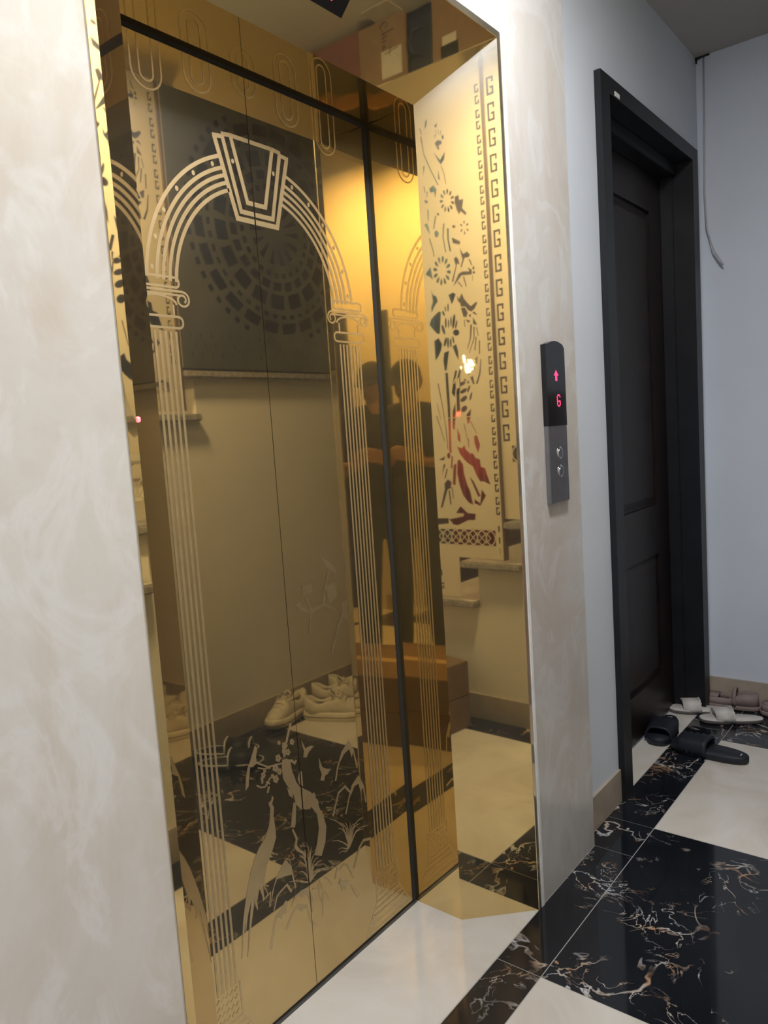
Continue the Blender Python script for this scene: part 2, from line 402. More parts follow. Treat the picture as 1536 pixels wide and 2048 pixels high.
def motif():
    h1 = [offset_path([(40, 500), (75, 720), (150, 900), (240, 1090)], 13), offset_path([(295, 860), (330, 960), (350, 1080)], 9),
          [(215, 570), (250, 530), (300, 540), (300, 580), (272, 590), (266, 660), (250, 640)], [(205, 690), (280, 780), (340, 680), (330, 770), (290, 840), (250, 780)],
          [(80, 400), (90, 290), (115, 270), (104, 350)], [(205, 350), (245, 310), (235, 375)], [(255, 900), (275, 1040), (250, 1020)], [(60, 870), (80, 860), (62, 1010)],
          [(140, 1150), (190, 1110), (225, 1160), (210, 1280), (195, 1190), (150, 1200)], offset_path([(70, 1120), (82, 1200)], 12), offset_path([(110, 1190), (104, 1260)], 12),
          [(475, 1250), (520, 1230), (525, 1290), (575, 1280), (570, 1330), (560, 1390), (615, 1450), (600, 1480), (545, 1430), (520, 1470), (490, 1400), (470, 1320)],
          [(75, 1610), (110, 1590), (130, 1650), (140, 1740), (118, 1700)], [(200, 1700), (230, 1680), (255, 1720), (240, 1770), (205, 1760)],
          offset_path([(140, 1790), (180, 1940), (190, 2010)], 14), offset_path([(215, 1500), (190, 1660)], 16), offset_path([(320, 1600), (310, 1770), (340, 1950)], 16), offset_path([(372, 1660), (374, 1800), (400, 1940)], 20),
          [(425, 1770), (530, 1820), (520, 1860), (440, 1840)], ell(450, 1630, 22, 18), [(70, 1310), (95, 1290), (120, 1320), (96, 1345)], ell(245, 1475, 16, 20),
          offset_path([(120, 1420), (122, 1560)], 16), offset_path([(40, 460), (20, 380)], 10), [(215, 460), (230, 470), (212, 520)], offset_path([(225, 400), (232, 455)], 8), offset_path([(262, 395), (262, 455)], 8), offset_path([(296, 405), (286, 465)], 8), ell(318, 490, 14, 28)]
    h1 += petals(365, 1300, 95, 150, 11, .5, .13, .2) + petals(590, 1640, 60, 90, 6, .45, .16, 3.6)
    h2 = [[(30, 480), (90, 380), (120, 550), (80, 510)], [(105, 690), (125, 760), (165, 780), (185, 845), (150, 900), (110, 1000), (105, 920), (125, 850)],
          [(335, 760), (390, 730), (430, 750), (410, 800), (400, 840), (375, 885), (360, 830)], [(410, 270), (440, 240), (470, 280), (485, 350), (455, 330), (400, 580), (385, 560), (435, 360)],
          [(495, 120), (540, 200), (590, 170), (630, 210), (610, 245), (560, 250), (520, 380), (505, 370), (530, 270)],
          [(405, 640), (480, 470), (530, 440), (620, 440), (600, 385), (650, 420), (650, 480), (520, 490), (440, 600)], offset_path([(545, 510), (580, 640)], 16), offset_path([(470, 580), (520, 650)], 16),
          ell(685, 390, 14, 26), ell(690, 450, 18, 18), offset_path([(625, 270), (660, 350)], 18), offset_path([(672, 490), (670, 560)], 8),
          [(460, 770), (485, 820), (525, 740), (550, 810), (600, 870), (640, 910), (710, 850), (725, 870), (690, 940), (650, 980), (600, 960), (570, 915), (510, 915), (500, 870), (470, 840)],
          [(510, 940), (560, 930), (600, 1000), (580, 1060), (540, 1050)], [(610, 1030), (650, 1020), (640, 1070)], [(665, 1000), (700, 985), (740, 1030), (700, 1020)], [(570, 1090), (640, 1110), (610, 1140)],
          [(675, 1060), (720, 1130), (735, 1170), (680, 1150)], offset_path([(650, 1170), (640, 1350), (600, 1490)], 24, (1, .4)), offset_path([(690, 1200), (690, 1350), (630, 1540)], 18, (1, .5)),
          offset_path([(722, 1330), (705, 1510)], 16), offset_path([(730, 1200), (752, 1310)], 13), offset_path([(770, 1380), (772, 1560)], 16), offset_path([(555, 1100), (562, 1190)], 12),
          [(200, 990), (225, 1000), (215, 1280), (180, 1280), (130, 1220), (90, 1160), (110, 1090), (150, 1040)], [(150, 1390), (200, 1350), (245, 1430), (230, 1520), (200, 1590), (165, 1650), (160, 1560), (155, 1480)],
          [(395, 1460), (440, 1430), (465, 1520), (475, 1650), (430, 1560)], [(280, 1550), (340, 1520), (320, 1700), (310, 1780), (285, 1780), (270, 1650)],
          [(520, 1550), (560, 1590), (575, 1690), (545, 1680)], [(600, 1640), (660, 1640), (700, 1715), (660, 1730), (620, 1700)], [(690, 1640), (745, 1590), (740, 1690), (715, 1700)],
          [(560, 1715), (600, 1690), (640, 1750), (645, 1830), (600, 1850), (570, 1790)], [(655, 1750), (710, 1755), (670, 1820)], offset_path([(790, 1640), (775, 1830), (735, 1960)], 26, (.5, 1)), offset_path([(660, 1870), (690, 1970)], 40, (1, .6)), ell(565, 1920, 16, 20), ell(610, 1945, 14, 20),
          offset_path([(505, 1740), (470, 1900), (470, 2020)], 34, (.7, 1)), offset_path([(440, 1790), (405, 1960)], 26)]
    h2 += petals(245, 430, 118, 200, 12, .5, .13, .1) + [ell(265, 1230, 18, 68, -15), ell(297, 1140, 12, 70), ell(333, 1150, 9, 62), ell(367, 1120, 11, 66), ell(405, 1120, 17, 100, 6), ell(440, 1160, 12, 60, 10), ell(440, 1270, 42, 42), ell(292, 1400, 16, 64, 12), ell(328, 1410, 13, 74), ell(365, 1410, 12, 64), ell(400, 1370, 12, 52, -12), ell(265, 1010, 14, 38, -20), ell(290, 950, 9, 40, -10), ell(327, 930, 11, 58)]
    h3 = [[(262, 60), (290, 60), (320, 500), (335, 980), (310, 970), (290, 500)], offset_path([(180, 180), (225, 420), (268, 700), (290, 940)], 10), offset_path([(165, 560), (250, 850)], 9), offset_path([(170, 410), (205, 590)], 7),
          [(408, 110), (440, 110), (430, 300), (440, 540), (402, 550), (396, 300)], [(340, 280), (355, 160), (375, 110), (385, 200), (375, 330)], [(350, 500), (380, 400), (385, 560), (375, 720), (350, 700)],
          ell(470, 165, 40, 22, -35), ell(482, 255, 46, 22, -35), ell(485, 350, 48, 26, -42), ell(490, 470, 42, 30, -52), ell(545, 230, 13, 46, 18), ell(572, 320, 12, 52, 14), [(520, 540), (575, 470), (560, 620), (530, 660)],
          [(420, 930), (470, 950), (505, 915), (520, 965), (570, 1010), (600, 1010), (630, 1060), (680, 1080), (690, 1160), (740, 1180), (750, 1220), (800, 1370), (720, 1330), (680, 1330), (640, 1260), (600, 1160), (540, 1120), (500, 1080), (455, 1020)],
          [(415, 1100), (440, 1090), (480, 1150), (490, 1250), (530, 1390), (560, 1450), (595, 1610), (540, 1580), (480, 1500), (440, 1380), (412, 1250)], [(362, 1150), (396, 1130), (386, 1380), (355, 1370)], [(405, 700), (440, 790), (445, 880), (412, 840)],
          offset_path([(570, 620), (640, 760)], 10), [(615, 800), (650, 790), (685, 900), (680, 930), (660, 1000), (620, 880)], offset_path([(490, 650), (530, 840)], 9), offset_path([(542, 830), (546, 930)], 12),
          [(560, 1285), (610, 1340), (690, 1510), (660, 1520), (600, 1380)], [(625, 1550), (690, 1600), (705, 1440), (755, 1510), (690, 1630), (625, 1600)],
          [(400, 1720), (450, 1640), (530, 1720), (620, 1730), (615, 1800), (540, 1800), (420, 1860), (370, 1850), (325, 1790), (480, 1760), (490, 1725)],
          [(645, 1780), (670, 1710), (780, 1690), (865, 1560), (890, 1810), (820, 1820), (700, 1790)], [(165, 1780), (300, 1780), (300, 1840), (180, 1855)],
          [(255, 1370), (290, 1320), (335, 1350), (325, 1420), (290, 1440), (240, 1640), (215, 1650), (260, 1430)], offset_path([(312, 1450), (330, 1610)], 16), offset_path([(345, 1410), (362, 1540)], 12),
          [(190, 1080), (258, 1040), (250, 1085)], ell(305, 1030, 20, 36), [(245, 1130), (265, 1140), (220, 1290)], offset_path([(285, 1190), (262, 1300)], 14), offset_path([(345, 1040), (338, 1180)], 18)]
    return [K1(h) for h in h1] + [K2(h) for h in h2] + [K3(h) for h in h3]
def gkey(x, z, w, h, th):          # one meander hook, a real cut-out
    return offset_path([(x + w, z + h * .70), (x + w, z + h), (x, z + h), (x, z), (x + w, z), (x + w, z + h * .40), (x + w * .45, z + h * .40)], th)
def ckey(x, z, w, h, th):
    return offset_path([(x + w, z + h), (x, z + h), (x, z), (x + w, z), (x + w, z + h * .45)], th)
SW = .4808                                          # two treads per screen
motif_holes = motif()
PX0 = RX[5] - .072 - SW                             # left edge of the peacock screen
def screen(x0, k, label):
    """screen standing on treads k and k+1, reaching the corridor ceiling"""
    x1 = x0 + SW - .012; s = thing('metal_screen', label, 'screen', ((x0 + x1) / 2, YB + .018, LEV[k]), 0, 'cut metal screens between the stair and the corridor')
    ofs = Vector((-(x0 + x1) / 2, -(YB + .018), -LEV[k]))
    xm = RX[k + 1] - .086; zb0, zb1 = LEV[k] + .012, LEV[k + 1] + .014; ZT = HC - .004
    outer = [(x0, zb0), (xm, zb0), (xm, zb1), (x1, zb1), (x1, ZT), (x0, ZT)]
    dx = x0 - PX0; dz = LEV[k + 1] - LEV[4]
    holes = []
    for h in motif_holes:
        ca, cb = sum(a for a, b in h) / len(h), sum(b for a, b in h) / len(h); q = [(ca + (a - ca) * 1.10 + dx, cb + (b - cb) * 1.05 + dz) for a, b in h]
        if max(a for a, b in q) < x1 - .040 and min(a for a, b in q) > x0 + .012 and max(b for a, b in q) < ZT - .03: holes.append(q)
    z = zb1 + .19
    while z < ZT - .12:
        holes += [ckey(x1 - .030, z + .052, .013, .027, .0068), ckey(x1 - .030, z + .008, .013, .027, .0068)]
        z += .0995
    z = zb1 + .15
    while z < ZT - .12:
        holes.append(gkey(x0 + .014, z, .024, .062, .0088)) if k != 3 else None
        z += .0995
    for zz in (zb1 + .02, zb1 + .07, zb1 + .12): holes.append([(x1 - .028, zz), (x1 - .020, zz), (x1 - .020, zz + .028), (x1 - .028, zz + .028)])
    la, lb, lz0, lz1 = x0 + .05, x1 - .042, zb1 + .055, zb1 + .130
    holes = [h for h in holes if not (min(b for a, b in h) < lz1 + .005 and max(b for a, b in h) > lz0 - .005 and min(a for a, b in h) < lb and max(a for a, b in h) > la)]
    holes.append([(la, lz0), (lb, lz0), (lb, lz1), (la, lz1)])
    holes += [gkey(x0 + .10, zb0 + .03, .03, .026, .007), ell(x0 + .115, zb0 + .105, .012, .02)]
    if zb1 + .02 > zb0: holes = [h for h in holes if max(b for a, b in h) < zb1 - .004 or min(b for a, b in h) > zb1 + .004 or max(a for a, b in h) < xm - .004]
    p = plate('panel', outer, holes, .002, 'screen_gold', s, YB + .018); p.location = ofs
    F = Flat(); r = (lz1 - lz0) / 2; c = la
    while c < lb + r * .5:
        for kk in range(16):
            a0, a1 = 2 * math.pi * kk / 16, 2 * math.pi * (kk + 1) / 16
            q = [(min(max(c + r * 1.25 * math.cos(a), la), lb), (lz0 + lz1) / 2 + r * math.sin(a)) for a in (a0, a1)]
            if abs(q[0][0] - q[1][0]) + abs(q[0][1] - q[1][1]) > 1e-4 and not (q[0][0] in (la, lb) and q[1][0] in (la, lb)): F.stroke(q, .005)
        d = [(c - r * .62, (lz0 + lz1) / 2), (c, lz1 - r * .38), (c + r * .62, (lz0 + lz1) / 2), (c, lz0 + r * .38)]
        if d[0][0] > la and d[2][0] < lb:
            for a in range(4): F.stroke([d[a], d[(a + 1) % 4]], .004)
        c += r * 1.25
    l = F.build('lattice', 'screen_gold', s, YB + .0195); l.location = ofs
    b = bm_new(); box(b, x1, x1 + .012, YB + .006, YB + .03, zb1, ZT); q = link('post', b, 'screen_post', s); q.location = ofs
    return s
screen(PX0 - SW, 1, 'cut gold screen with flower holes on the two lowest stair treads')
screen(PX0, 3, 'cut gold screen with a pheasant and blossoms over a lattice band, on the fourth tread')
screen(PX0 + SW, 5, 'cut gold screen with flower holes on the fifth and sixth treads')
screen(PX0 + 2 * SW, 7, 'cut gold screen with flower holes on the top treads beside the drum screen')
# dark drum screen on the landing
X0, X1, Z0 = PX0 + 3 * SW + .004, XW - .03, LEV[9] + .012
ds = thing('drum_screen', 'dark bronze screen cut with a bronze drum rosette, on the stair landing', 'screen', ((X0 + X1) / 2, YB + .018, Z0))
holes = []; CXD, CZD = 1.10, 2.30
for i in range(14):
    a = 2 * math.pi * i / 14; b = .105
    holes.append([(CXD + .06 * math.cos(a), CZD + .06 * math.sin(a)), (CXD + .155 * math.cos(a - b), CZD + .155 * math.sin(a - b)), (CXD + .155 * math.cos(a + b), CZD + .155 * math.sin(a + b))])
for r0, r1, n, fil in ((.19, .215, 26, .6), (.235, .275, 22, .66), (.295, .36, 18, .7), (.385, .405, 44, .55), (.425, .475, 24, .72), (.495, .52, 52, .5)):
    for i in range(n):
        a0 = 2 * math.pi * i / n; a1 = a0 + 2 * math.pi / n * fil
        q = [(r1, a0), (r1, (a0 + a1) / 2), (r1, a1), (r0, a1 + (.03 if n < 25 else 0)), (r0, a0)]
        q = [(CXD + r * math.cos(a), CZD + r * math.sin(a)) for r, a in q]
        if all(X0 + .03 < x < X1 - .03 and Z0 + .16 < z < HC - .03 for x, z in q): holes.append(q)
for row, z in enumerate((Z0 + .05, Z0 + .09, Z0 + .13)):
    for i in range(int((X1 - X0 - .1) / .055)):
        x = X0 + .06 + i * .055 + (.02 if row % 2 else 0); holes.append([(x, z), (x + .008, z), (x + .006, z + .02), (x + .001, z + .02)])
p = plate('panel', [(X0, Z0), (X1, Z0), (X1, HC - .004), (X0, HC - .004)], holes, .002, 'screen_bronze', ds, YB + .018); p.location = (-(X0 + X1) / 2, -(YB + .018), -Z0)
b = bm_new(); box(b, X0 - .004, X0 + .002, YB + .008, YB + .028, Z0, HC - .004); q = link('post', b, 'screen_gold', ds); q.location = p.location

# ------------------------------------------------------------------ elevator frame
def quad_plate(name, pts, mat, parent, back):
    bm = bm_new(); prism(bm, pts, back); return link(name, bm, mat, parent)
ef = thing('elevator_frame', 'splayed gold mirror frame lining the elevator opening', 'elevator frame', (0, 0, 0))
DEL = math.radians(1.2)                                             # the return stands a touch out of square
dxr = (D + .03 - RY) * math.tan(DEL)
quad_plate('jamb_return', [(XR, RY, 0), (XR + dxr, D + .03, 0), (XR + dxr, D + .03, H + .01), (XR, RY, H)], 'frame_gold', ef, (.002, 0, 0))
quad_plate('jamb_splay', [(XS, 0, 0), (XR, RY, 0), (XR, RY, H), (XS, 0, HS)], 'frame_gold', ef, (.002, .002, 0))
quad_plate('jamb_return', [(XL, RY, 0), (XL, D + .03, 0), (XL, D + .03, H + .01), (XL, RY, H)], 'frame_gold', ef, (-.002, 0, 0))
quad_plate('jamb_splay', [(XLS, 0, 0), (XL, RY, 0), (XL, RY, H), (XLS, 0, HS)], 'frame_gold', ef, (-.002, .002, 0))
quad_plate('head_return', [(XL, RY, H), (XR, RY, H), (XR, D + .03, H), (XL, D + .03, H)], 'frame_gold', ef, (0, 0, .002))
quad_plate('head_splay', [(XLS, 0, HS), (XS, 0, HS), (XR, RY, H), (XL, RY, H)], 'frame_gold', ef, (0, .002, .002))
for nm, q in (('flange', [(XLS - FLW, -.002, 0), (XLS, -.002, 0), (XLS, -.002, HS), (XLS - FLW, -.002, HS + FLW)]), ('flange', [(XS, -.002, 0), (XS + FLW, -.002, 0), (XS + FLW, -.002, HS + FLW), (XS, -.002, HS)]),
              ('flange', [(XLS - FLW, -.002, HS + FLW), (XLS, -.002, HS), (XS, -.002, HS), (XS + FLW, -.002, HS + FLW)])):
    quad_plate(nm, q, 'frame_gold' if q[1][0] < -.5 and q[2][0] < -.5 else 'flange_gold', ef, (0, .0025, 0))
# floor indicator let into the sloping head
hn = Vector((0, -(HS - H), -RY)).normalized(); hu = Vector((0, -RY, HS - H)).normalized()
def on_head(x, s, off=0): return Vector((x, RY, H)) + Vector((0, hu.y, hu.z)) * s + hn * off
X_D = -.306
bm = bm_new(); prism(bm, [on_head(X_D - .060, .083, .0006), on_head(X_D + .060, .083, .0006), on_head(X_D + .060, .165, .0006), on_head(X_D - .060, .165, .0006)], -hn * .004)
disp = link('indicator_glass', bm, 'black_glass', ef)
GL = {'G': ['.###.', '#...#', '#....', '#....', '#.###', '#...#', '#...#', '.###.'], 'A': ['...#...', '..###..', '.#####.', '#######', '..###..', '..###..', '..###..', '..###..']}
def dots(name, rows, fn, pitch, mat, parent, nrm):
    bm = bm_new()
    for j, r in enumerate(rows):
        for i, ch in enumerate(r):
            if ch != '#': continue
            a = pitch * .44; cx, cz = (i - (len(r) - 1) / 2) * pitch, ((len(rows) - 1) / 2 - j) * pitch
            prism(bm, [fn(cx - a, cz - a), fn(cx + a, cz - a), fn(cx + a, cz + a), fn(cx - a, cz + a)], nrm)
    return link(name, bm, mat, parent)
dots('floor_letter', GL['G'], lambda x, z: on_head(X_D + .012 + x, .118 + z, .0008), .0042, 'led_red', disp, hn * .0004)
for nm, x, y in (('red_glow_spot', -.8665, .0135),):  # small emissive disc added to give a red glow on the left splay
    sx = 1 if x < 0 else -1; n_ = Vector((sx * .707, -.707, 0)); c = Vector((x, y, 1.365))
    bm = bm_new(); cyl(bm, c, c + n_ * .003, .0045 if x < 0 else .0035, .003, 12); link(nm, bm, 'glow_red', ef)

# ------------------------------------------------------------------ elevator doors with etched picture
def pxd(x0, y0, s): return lambda pts: [on_door(x0 + s * a, y0 + s * b) for a, b in pts]
F = Flat(); AX, AZ = -.318, 1.628
LW = .0078
for rr in (.300, .2772, .2622, .2472, .2322):
    for s in (-1, 1):
        a0, a1 = math.radians(4), math.radians(90) - math.asin(min(1, (.0575 + (rr - .17) * .285) / rr))
        F.stroke([(AX + s * rr * math.cos(a0 + (a1 - a0) * i / 30), AZ + (rr + .004) * math.sin(a0 + (a1 - a0) * i / 30)) for i in range(31)], LW)
for i in [k for k in range(15) if k != 7]:
    a = math.radians(8 + 164 * i / 14); F.disc((AX + .2886 * math.cos(a), AZ + .292 * math.sin(a)), .0042, .0052, 10)
# keystone drawn over the arch: satin wedge with darker mirror left between its outlines
KS = lambda s: [(-.327 + s * .1085 , 1.955), (-.327 + s * .060, 1.794)]
def wedge(wt, wb, zt, zb, w):
    F.stroke([(AX - wt, zt), (AX - wb, zb), (AX + wb, zb), (AX + wt, zt)], w)
wedge(.104, .058, 1.955, 1.797, .011); wedge(.083, .046, 1.962, 1.813, .010); wedge(.060, .026, 1.966, 1.835, .010)
for s in (-1, 1):
    F.stroke([(AX + s * .109, 1.955), (AX + s * .083, 1.958)], .009); F.stroke([(AX + s * .085, 1.963), (AX + s * .060, 1.966)], .009)
F.stroke([(AX - .060, 1.966), (AX + .060, 1.966)], .009)
def column(cx, bottom=True):
    g = lambda x, z: (cx + x, z)
    def rr(x, z0, z1, r):
        p = []
        for (ccx, ccz, a0) in ((x - r, z1 - r, 0), (-x + r, z1 - r, 90), (-x + r, z0 + r, 180), (x - r, z0 + r, 270)):
            for k in range(5): a = math.radians(a0 + 22.5 * k); p.append(g(ccx + r * math.cos(a), ccz + r * math.sin(a)))
        return p + [p[0]]
    F.stroke(rr(.054, 1.634, 1.653, .008), .0048); F.stroke(rr(.056, 1.555, 1.577, .010), .0048)
    F.stroke([g(-.060, 1.627), g(.060, 1.627)], .0048); F.stroke([g(-.056, 1.6195), g(.056, 1.6195)], .004)
    for s in (-1, 1):
        sp = [(.060, 1.627)] + [(.060 + .0175 * math.sin(a) * (1 - a / 14), 1.611 + .016 * math.cos(a) * (1 - a / 14)) for a in [k * .42 for k in range(1, 22)]]
        F.stroke([g(s * x, z) for x, z in sp], .0045)
        F.stroke([g(s * .036, 1.600), g(s * .036, 1.578)], .0045)
    F.stroke([g(.044 * math.cos(a), 1.600 + .0165 * math.sin(a)) for a in [math.pi * k / 14 for k in range(15)]], .0045)
    for i in range(7): F.stroke([g(-.037 + i * .01233, 1.548), g(-.037 + i * .01233, .165)], .0058)
    if bottom:
        for i in range(7):
            for k in range(4): F.stroke([g(-.043 + i * .01233, .150 - k * .017), g(-.035 + i * .01233, .158 - k * .017)], .004)
        for k, (w, z) in enumerate(((.050, .086), (.060, .070), (.072, .054), (.085, .036), (.098, .018))): F.stroke([g(-w, z), g(w, z)], .006)
        for s in (-1, 1): F.stroke([g(s * .046, .165), g(s * .048, .088), g(s * .100, .012)], .005)
column(-.037); column(-.599)
for cx, zb, hw in ((-.575, 2.000, .034), (-.452, 2.030, .034), (-.326, 2.057, .034), (-.199, 2.030, .034), (-.075, 1.998, .034)):
    for w in (hw, hw * .45):
        zz = zb + (hw - w) * .8; F.stroke([(cx - w, 2.0965)] + [(cx - w * math.cos(a), zz + w - w * math.sin(a)) for a in [math.pi * k / 16 for k in range(17)]] + [(cx + w, 2.0965)], .0036)
Dd = pxd(480, 1480, .18555)
def dpoly(p): F.poly(Dd(p))
def dst(p, w=.004, taper=None): F.stroke(Dd(p), w, taper)
dpoly([(455, 215), (500, 200), (540, 212), (560, 330), (610, 460), (640, 500), (700, 530), (760, 560), (840, 650), (850, 720), (900, 820), (930, 930), (920, 1100), (880, 1250), (800, 1240), (830, 1120), (850, 950), (830, 800), (770, 720), (720, 750), (650, 740), (600, 690), (580, 600), (500, 480), (465, 420), (450, 300)])
dpoly([(575, 670), (605, 680), (600, 900), (590, 945), (550, 940), (560, 800)]); dpoly([(640, 330), (665, 340), (680, 500), (640, 480), (620, 420)]); dpoly([(505, 510), (560, 560), (575, 630), (530, 600)])
dst([(565, 960), (610, 1060), (600, 1150), (640, 1200), (720, 1250)], .008, (.6, 1.3))
for x, y, r in ((410, 195, 32), (380, 300, 34), (425, 340, 28), (385, 420, 34), (350, 390, 20), (480, 60, 32), (515, 130, 28), (470, 120, 22), (560, 20, 26), (420, 30, 18), (250, 380, 26), (265, 330, 18), (300, 470, 24), (235, 420, 16), (740, 620, 36), (790, 600, 26), (690, 680, 34), (740, 710, 28)):
    for k in range(5): F.poly(Dd(ell(x + r * .55 * math.cos(k * 1.257), y + r * .8 * math.sin(k * 1.257), r * .46, r * .6, 0, 8)))
dst([(170, 240), (230, 265), (300, 290), (380, 270), (455, 250)], .004); dst([(190, 300), (250, 310), (330, 300)], .003); dst([(180, 490), (225, 512), (270, 505), (300, 450), (330, 400)], .004); dst([(300, 470), (310, 520), (295, 570)], .006); dst([(545, 215), (590, 250), (605, 215)], .006)
dst([(480, 180), (470, 100), (500, 20), (520, -80), (545, -180)], .007); dst([(240, 400), (240, 470)], .006)
dpoly([(160, 55), (185, 95), (172, 180), (182, 250), (130, 292), (80, 300), (110, 220), (140, 120)]); dpoly([(80, 300), (108, 300), (96, 420), (92, 500), (58, 550), (62, 420)])
dpoly([(345, 600), (362, 620), (345, 690), (365, 725), (360, 820), (380, 950), (388, 1050), (345, 1200), (290, 1350), (255, 1560), (180, 1640), (60, 1740), (85, 1560), (110, 1450), (155, 1280), (200, 1170), (270, 1050), (310, 930), (320, 850), (325, 740), (305, 680), (335, 650)])
for a, b_, c in (((90, 1650), (45, 1950), (20, 2360)), ((150, 1620), (115, 1950), (85, 2340)), ((190, 1590), (170, 1750), (190, 1830)), ((120, 1640), (70, 1900), (60, 2080)), ((220, 1560), (240, 1640), (260, 1720))): dst([a, b_, c], .009, (1.3, .25))
dst([(250, 1560), (300, 1660), (250, 1730), (240, 1580)], .0025); dst([(250, 1730), (330, 1640), (320, 1800)], .003); dst([(255, 1560), (310, 1575)], .003)
dpoly([(490, 1285), (545, 1350), (565, 1450), (480, 1470), (400, 1500), (370, 1580), (330, 1790), (345, 1640), (390, 1480), (440, 1370)]); dst([(545, 1350), (565, 1450), (600, 1590)], .004)
dst([(365, 1840), (400, 1680), (440, 1630), (505, 1560), (555, 1635)], .006, (.5, 1))
def clump(cx, cy, ends, w=.0042):
    for (ex, ey) in ends:
        mx, my = cx + (ex - cx) * .35, cy + (ey - cy) * .75; dst([(cx, cy), ((cx + mx) / 2, (cy + my) / 2), (mx, my), ((mx + ex) / 2, (my + ey) / 2 - 15), (ex, ey)], w, (1.3, .3))
clump(750, 1530, [(610, 1200), (640, 1240), (690, 1180), (735, 1150), (770, 1150), (800, 1230), (850, 1260), (880, 1300), (960, 1395), (640, 1420), (610, 1530), (870, 1390), (530, 1530), (690, 1300), (830, 1340), (950, 1380), (650, 1320), (720, 1230)])
clump(1180, 1150, [(990, 1090), (1060, 950), (1080, 890), (1130, 890), (1190, 890), (1220, 900), (1250, 900), (1330, 830), (1380, 920), (1060, 1180), (1070, 1220), (970, 850), (1330, 960), (1290, 900)], .0036)
dst([(1030, 440), (1050, 300), (1100, 130), (1170, 15), (1220, 110), (1262, 300)], .005); dpoly([(1100, 130), (1170, 15), (1222, 100), (1205, 190), (1175, 100), (1120, 150), (1070, 250)])
dst([(1140, 800), (1170, 640), (1210, 490), (1275, 395), (1330, 500), (1355, 670)], .005); dpoly([(1210, 490), (1275, 395), (1330, 500), (1300, 560), (1275, 470), (1230, 500), (1190, 610)]); dst([(1000, 820), (1060, 570), (1130, 500), (1185, 560)], .006)
dpoly([(660, 0), (690, 60), (700, 90), (760, 60), (795, 65), (740, 130), (715, 190), (680, 185), (690, 120), (670, 60)]); dpoly([(850, 190), (885, 290), (930, 310), (980, 310), (940, 370), (915, 385), (905, 440), (865, 435), (880, 370), (855, 300)])
dst([(1230, 1385), (1285, 1160), (1330, 1080), (1410, 1060)], .007); dst([(1025, 1500), (1050, 1380), (1080, 1390), (1120, 1335), (1160, 1350), (1225, 1485)], .0055)
dpoly([(1060, 1560), (1080, 1490), (1110, 1520), (1180, 1515), (1240, 1600), (1290, 1670), (1265, 1700), (1235, 1660), (1190, 1560), (1150, 1560), (1135, 1615), (1118, 1570), (1100, 1630), (1085, 1560)])
dpoly([(550, 1800), (590, 1680), (660, 1620), (740, 1580), (762, 1640), (790, 1700), (790, 1860), (772, 1850), (740, 1690), (705, 1660), (670, 1700), (640, 1670), (600, 1700)])
dst([(505, 2050), (520, 1990), (560, 1880), (620, 1790), (660, 1830), (720, 1790), (765, 1950), (830, 2000)], .008, (1.2, .8)); dst([(620, 1790), (700, 1800)], .012)
dpoly([(320, 2250), (350, 2040), (380, 1900), (440, 1830), (490, 1730), (512, 1740), (495, 1880), (470, 1860), (450, 1930), (405, 1910), (385, 1990), (365, 2150), (345, 2270)])
for q in ([(840, 1560), (860, 1680), (890, 1780)], [(870, 1590), (920, 1640), (960, 1725)], [(895, 1640), (895, 1900)], [(910, 1480), (950, 1500), (988, 1562)], [(850, 1510), (885, 1580)], [(780, 1605), (830, 1600)]): dst(q, .004, (1, .4))
F2 = Flat(); W5 = pxd(230, 850, .33854)
for q in ([(1205, 770), (1240, 790), (1290, 830), (1315, 890), (1280, 870), (1235, 830)], [(1240, 960), (1300, 930), (1310, 1010), (1270, 1060)], [(1100, 950), (1160, 930), (1170, 980), (1110, 1010)], [(1340, 1050), (1370, 1030), (1370, 1150), (1340, 1140)], [(1060, 1060), (1100, 1040), (1090, 1090)]): F2.poly(W5(q))
for q in ([(1130, 1020), (1160, 1100), (1150, 1230)], [(1160, 1100), (1230, 1060), (1300, 1090)], [(1230, 1060), (1240, 960), (1260, 870)], [(1280, 1350), (1310, 1220), (1345, 1100)], [(1160, 1110), (1080, 1080)]): F2.stroke(W5(q), .008)
mirror('worn_gold', (.60, .43, .18), (.60, .56, .48), .22, .45, 0)
ed = thing('elevator_door', 'closed gold mirror elevator doors etched with an arch, columns and a pheasant scene', 'elevator door', (0, 0, 0))
for nm, x0, x1, left in (('door_leaf', XL - .012, XM - .0008, True), ('door_leaf', XM + .0008, XR - .008, False)):
    lf = boxo(nm, (x0, x1, D, D + .03, .008, 2.098), 'door_gold', ed)
    e = F.build('etching', 'etch_gold', lf, D - .0002, [p for p in F.clipped(XM - .002 if left else XM + .002, left) if min(q[0] for q in p) > x0 + .0004 and max(q[0] for q in p) < x1 - .0004 and max(q[1] for q in p) < 2.0985])
F2.build('worn_etching', 'worn_gold', lf, D - .0002)
boxo('edge_gap_shade', (XR - .012, XR + .006, D - .0008, D + .03, .004, 2.108), 'gap_hook_black', lf); boxo('head_gap_shade', (XL, XR, D - .0006, D + .03, 2.0975, 2.109), 'gap_hook_black', ed)  # black strips stand in for the shaded gaps beside and above the leaves
sl = boxo('door_sill', (XL - .0, XR, D - .006, D + .05, -.004, .004), 'steel_sill'); tag(sl, 'dark steel sill groove along the foot of the elevator doors', 'sill')

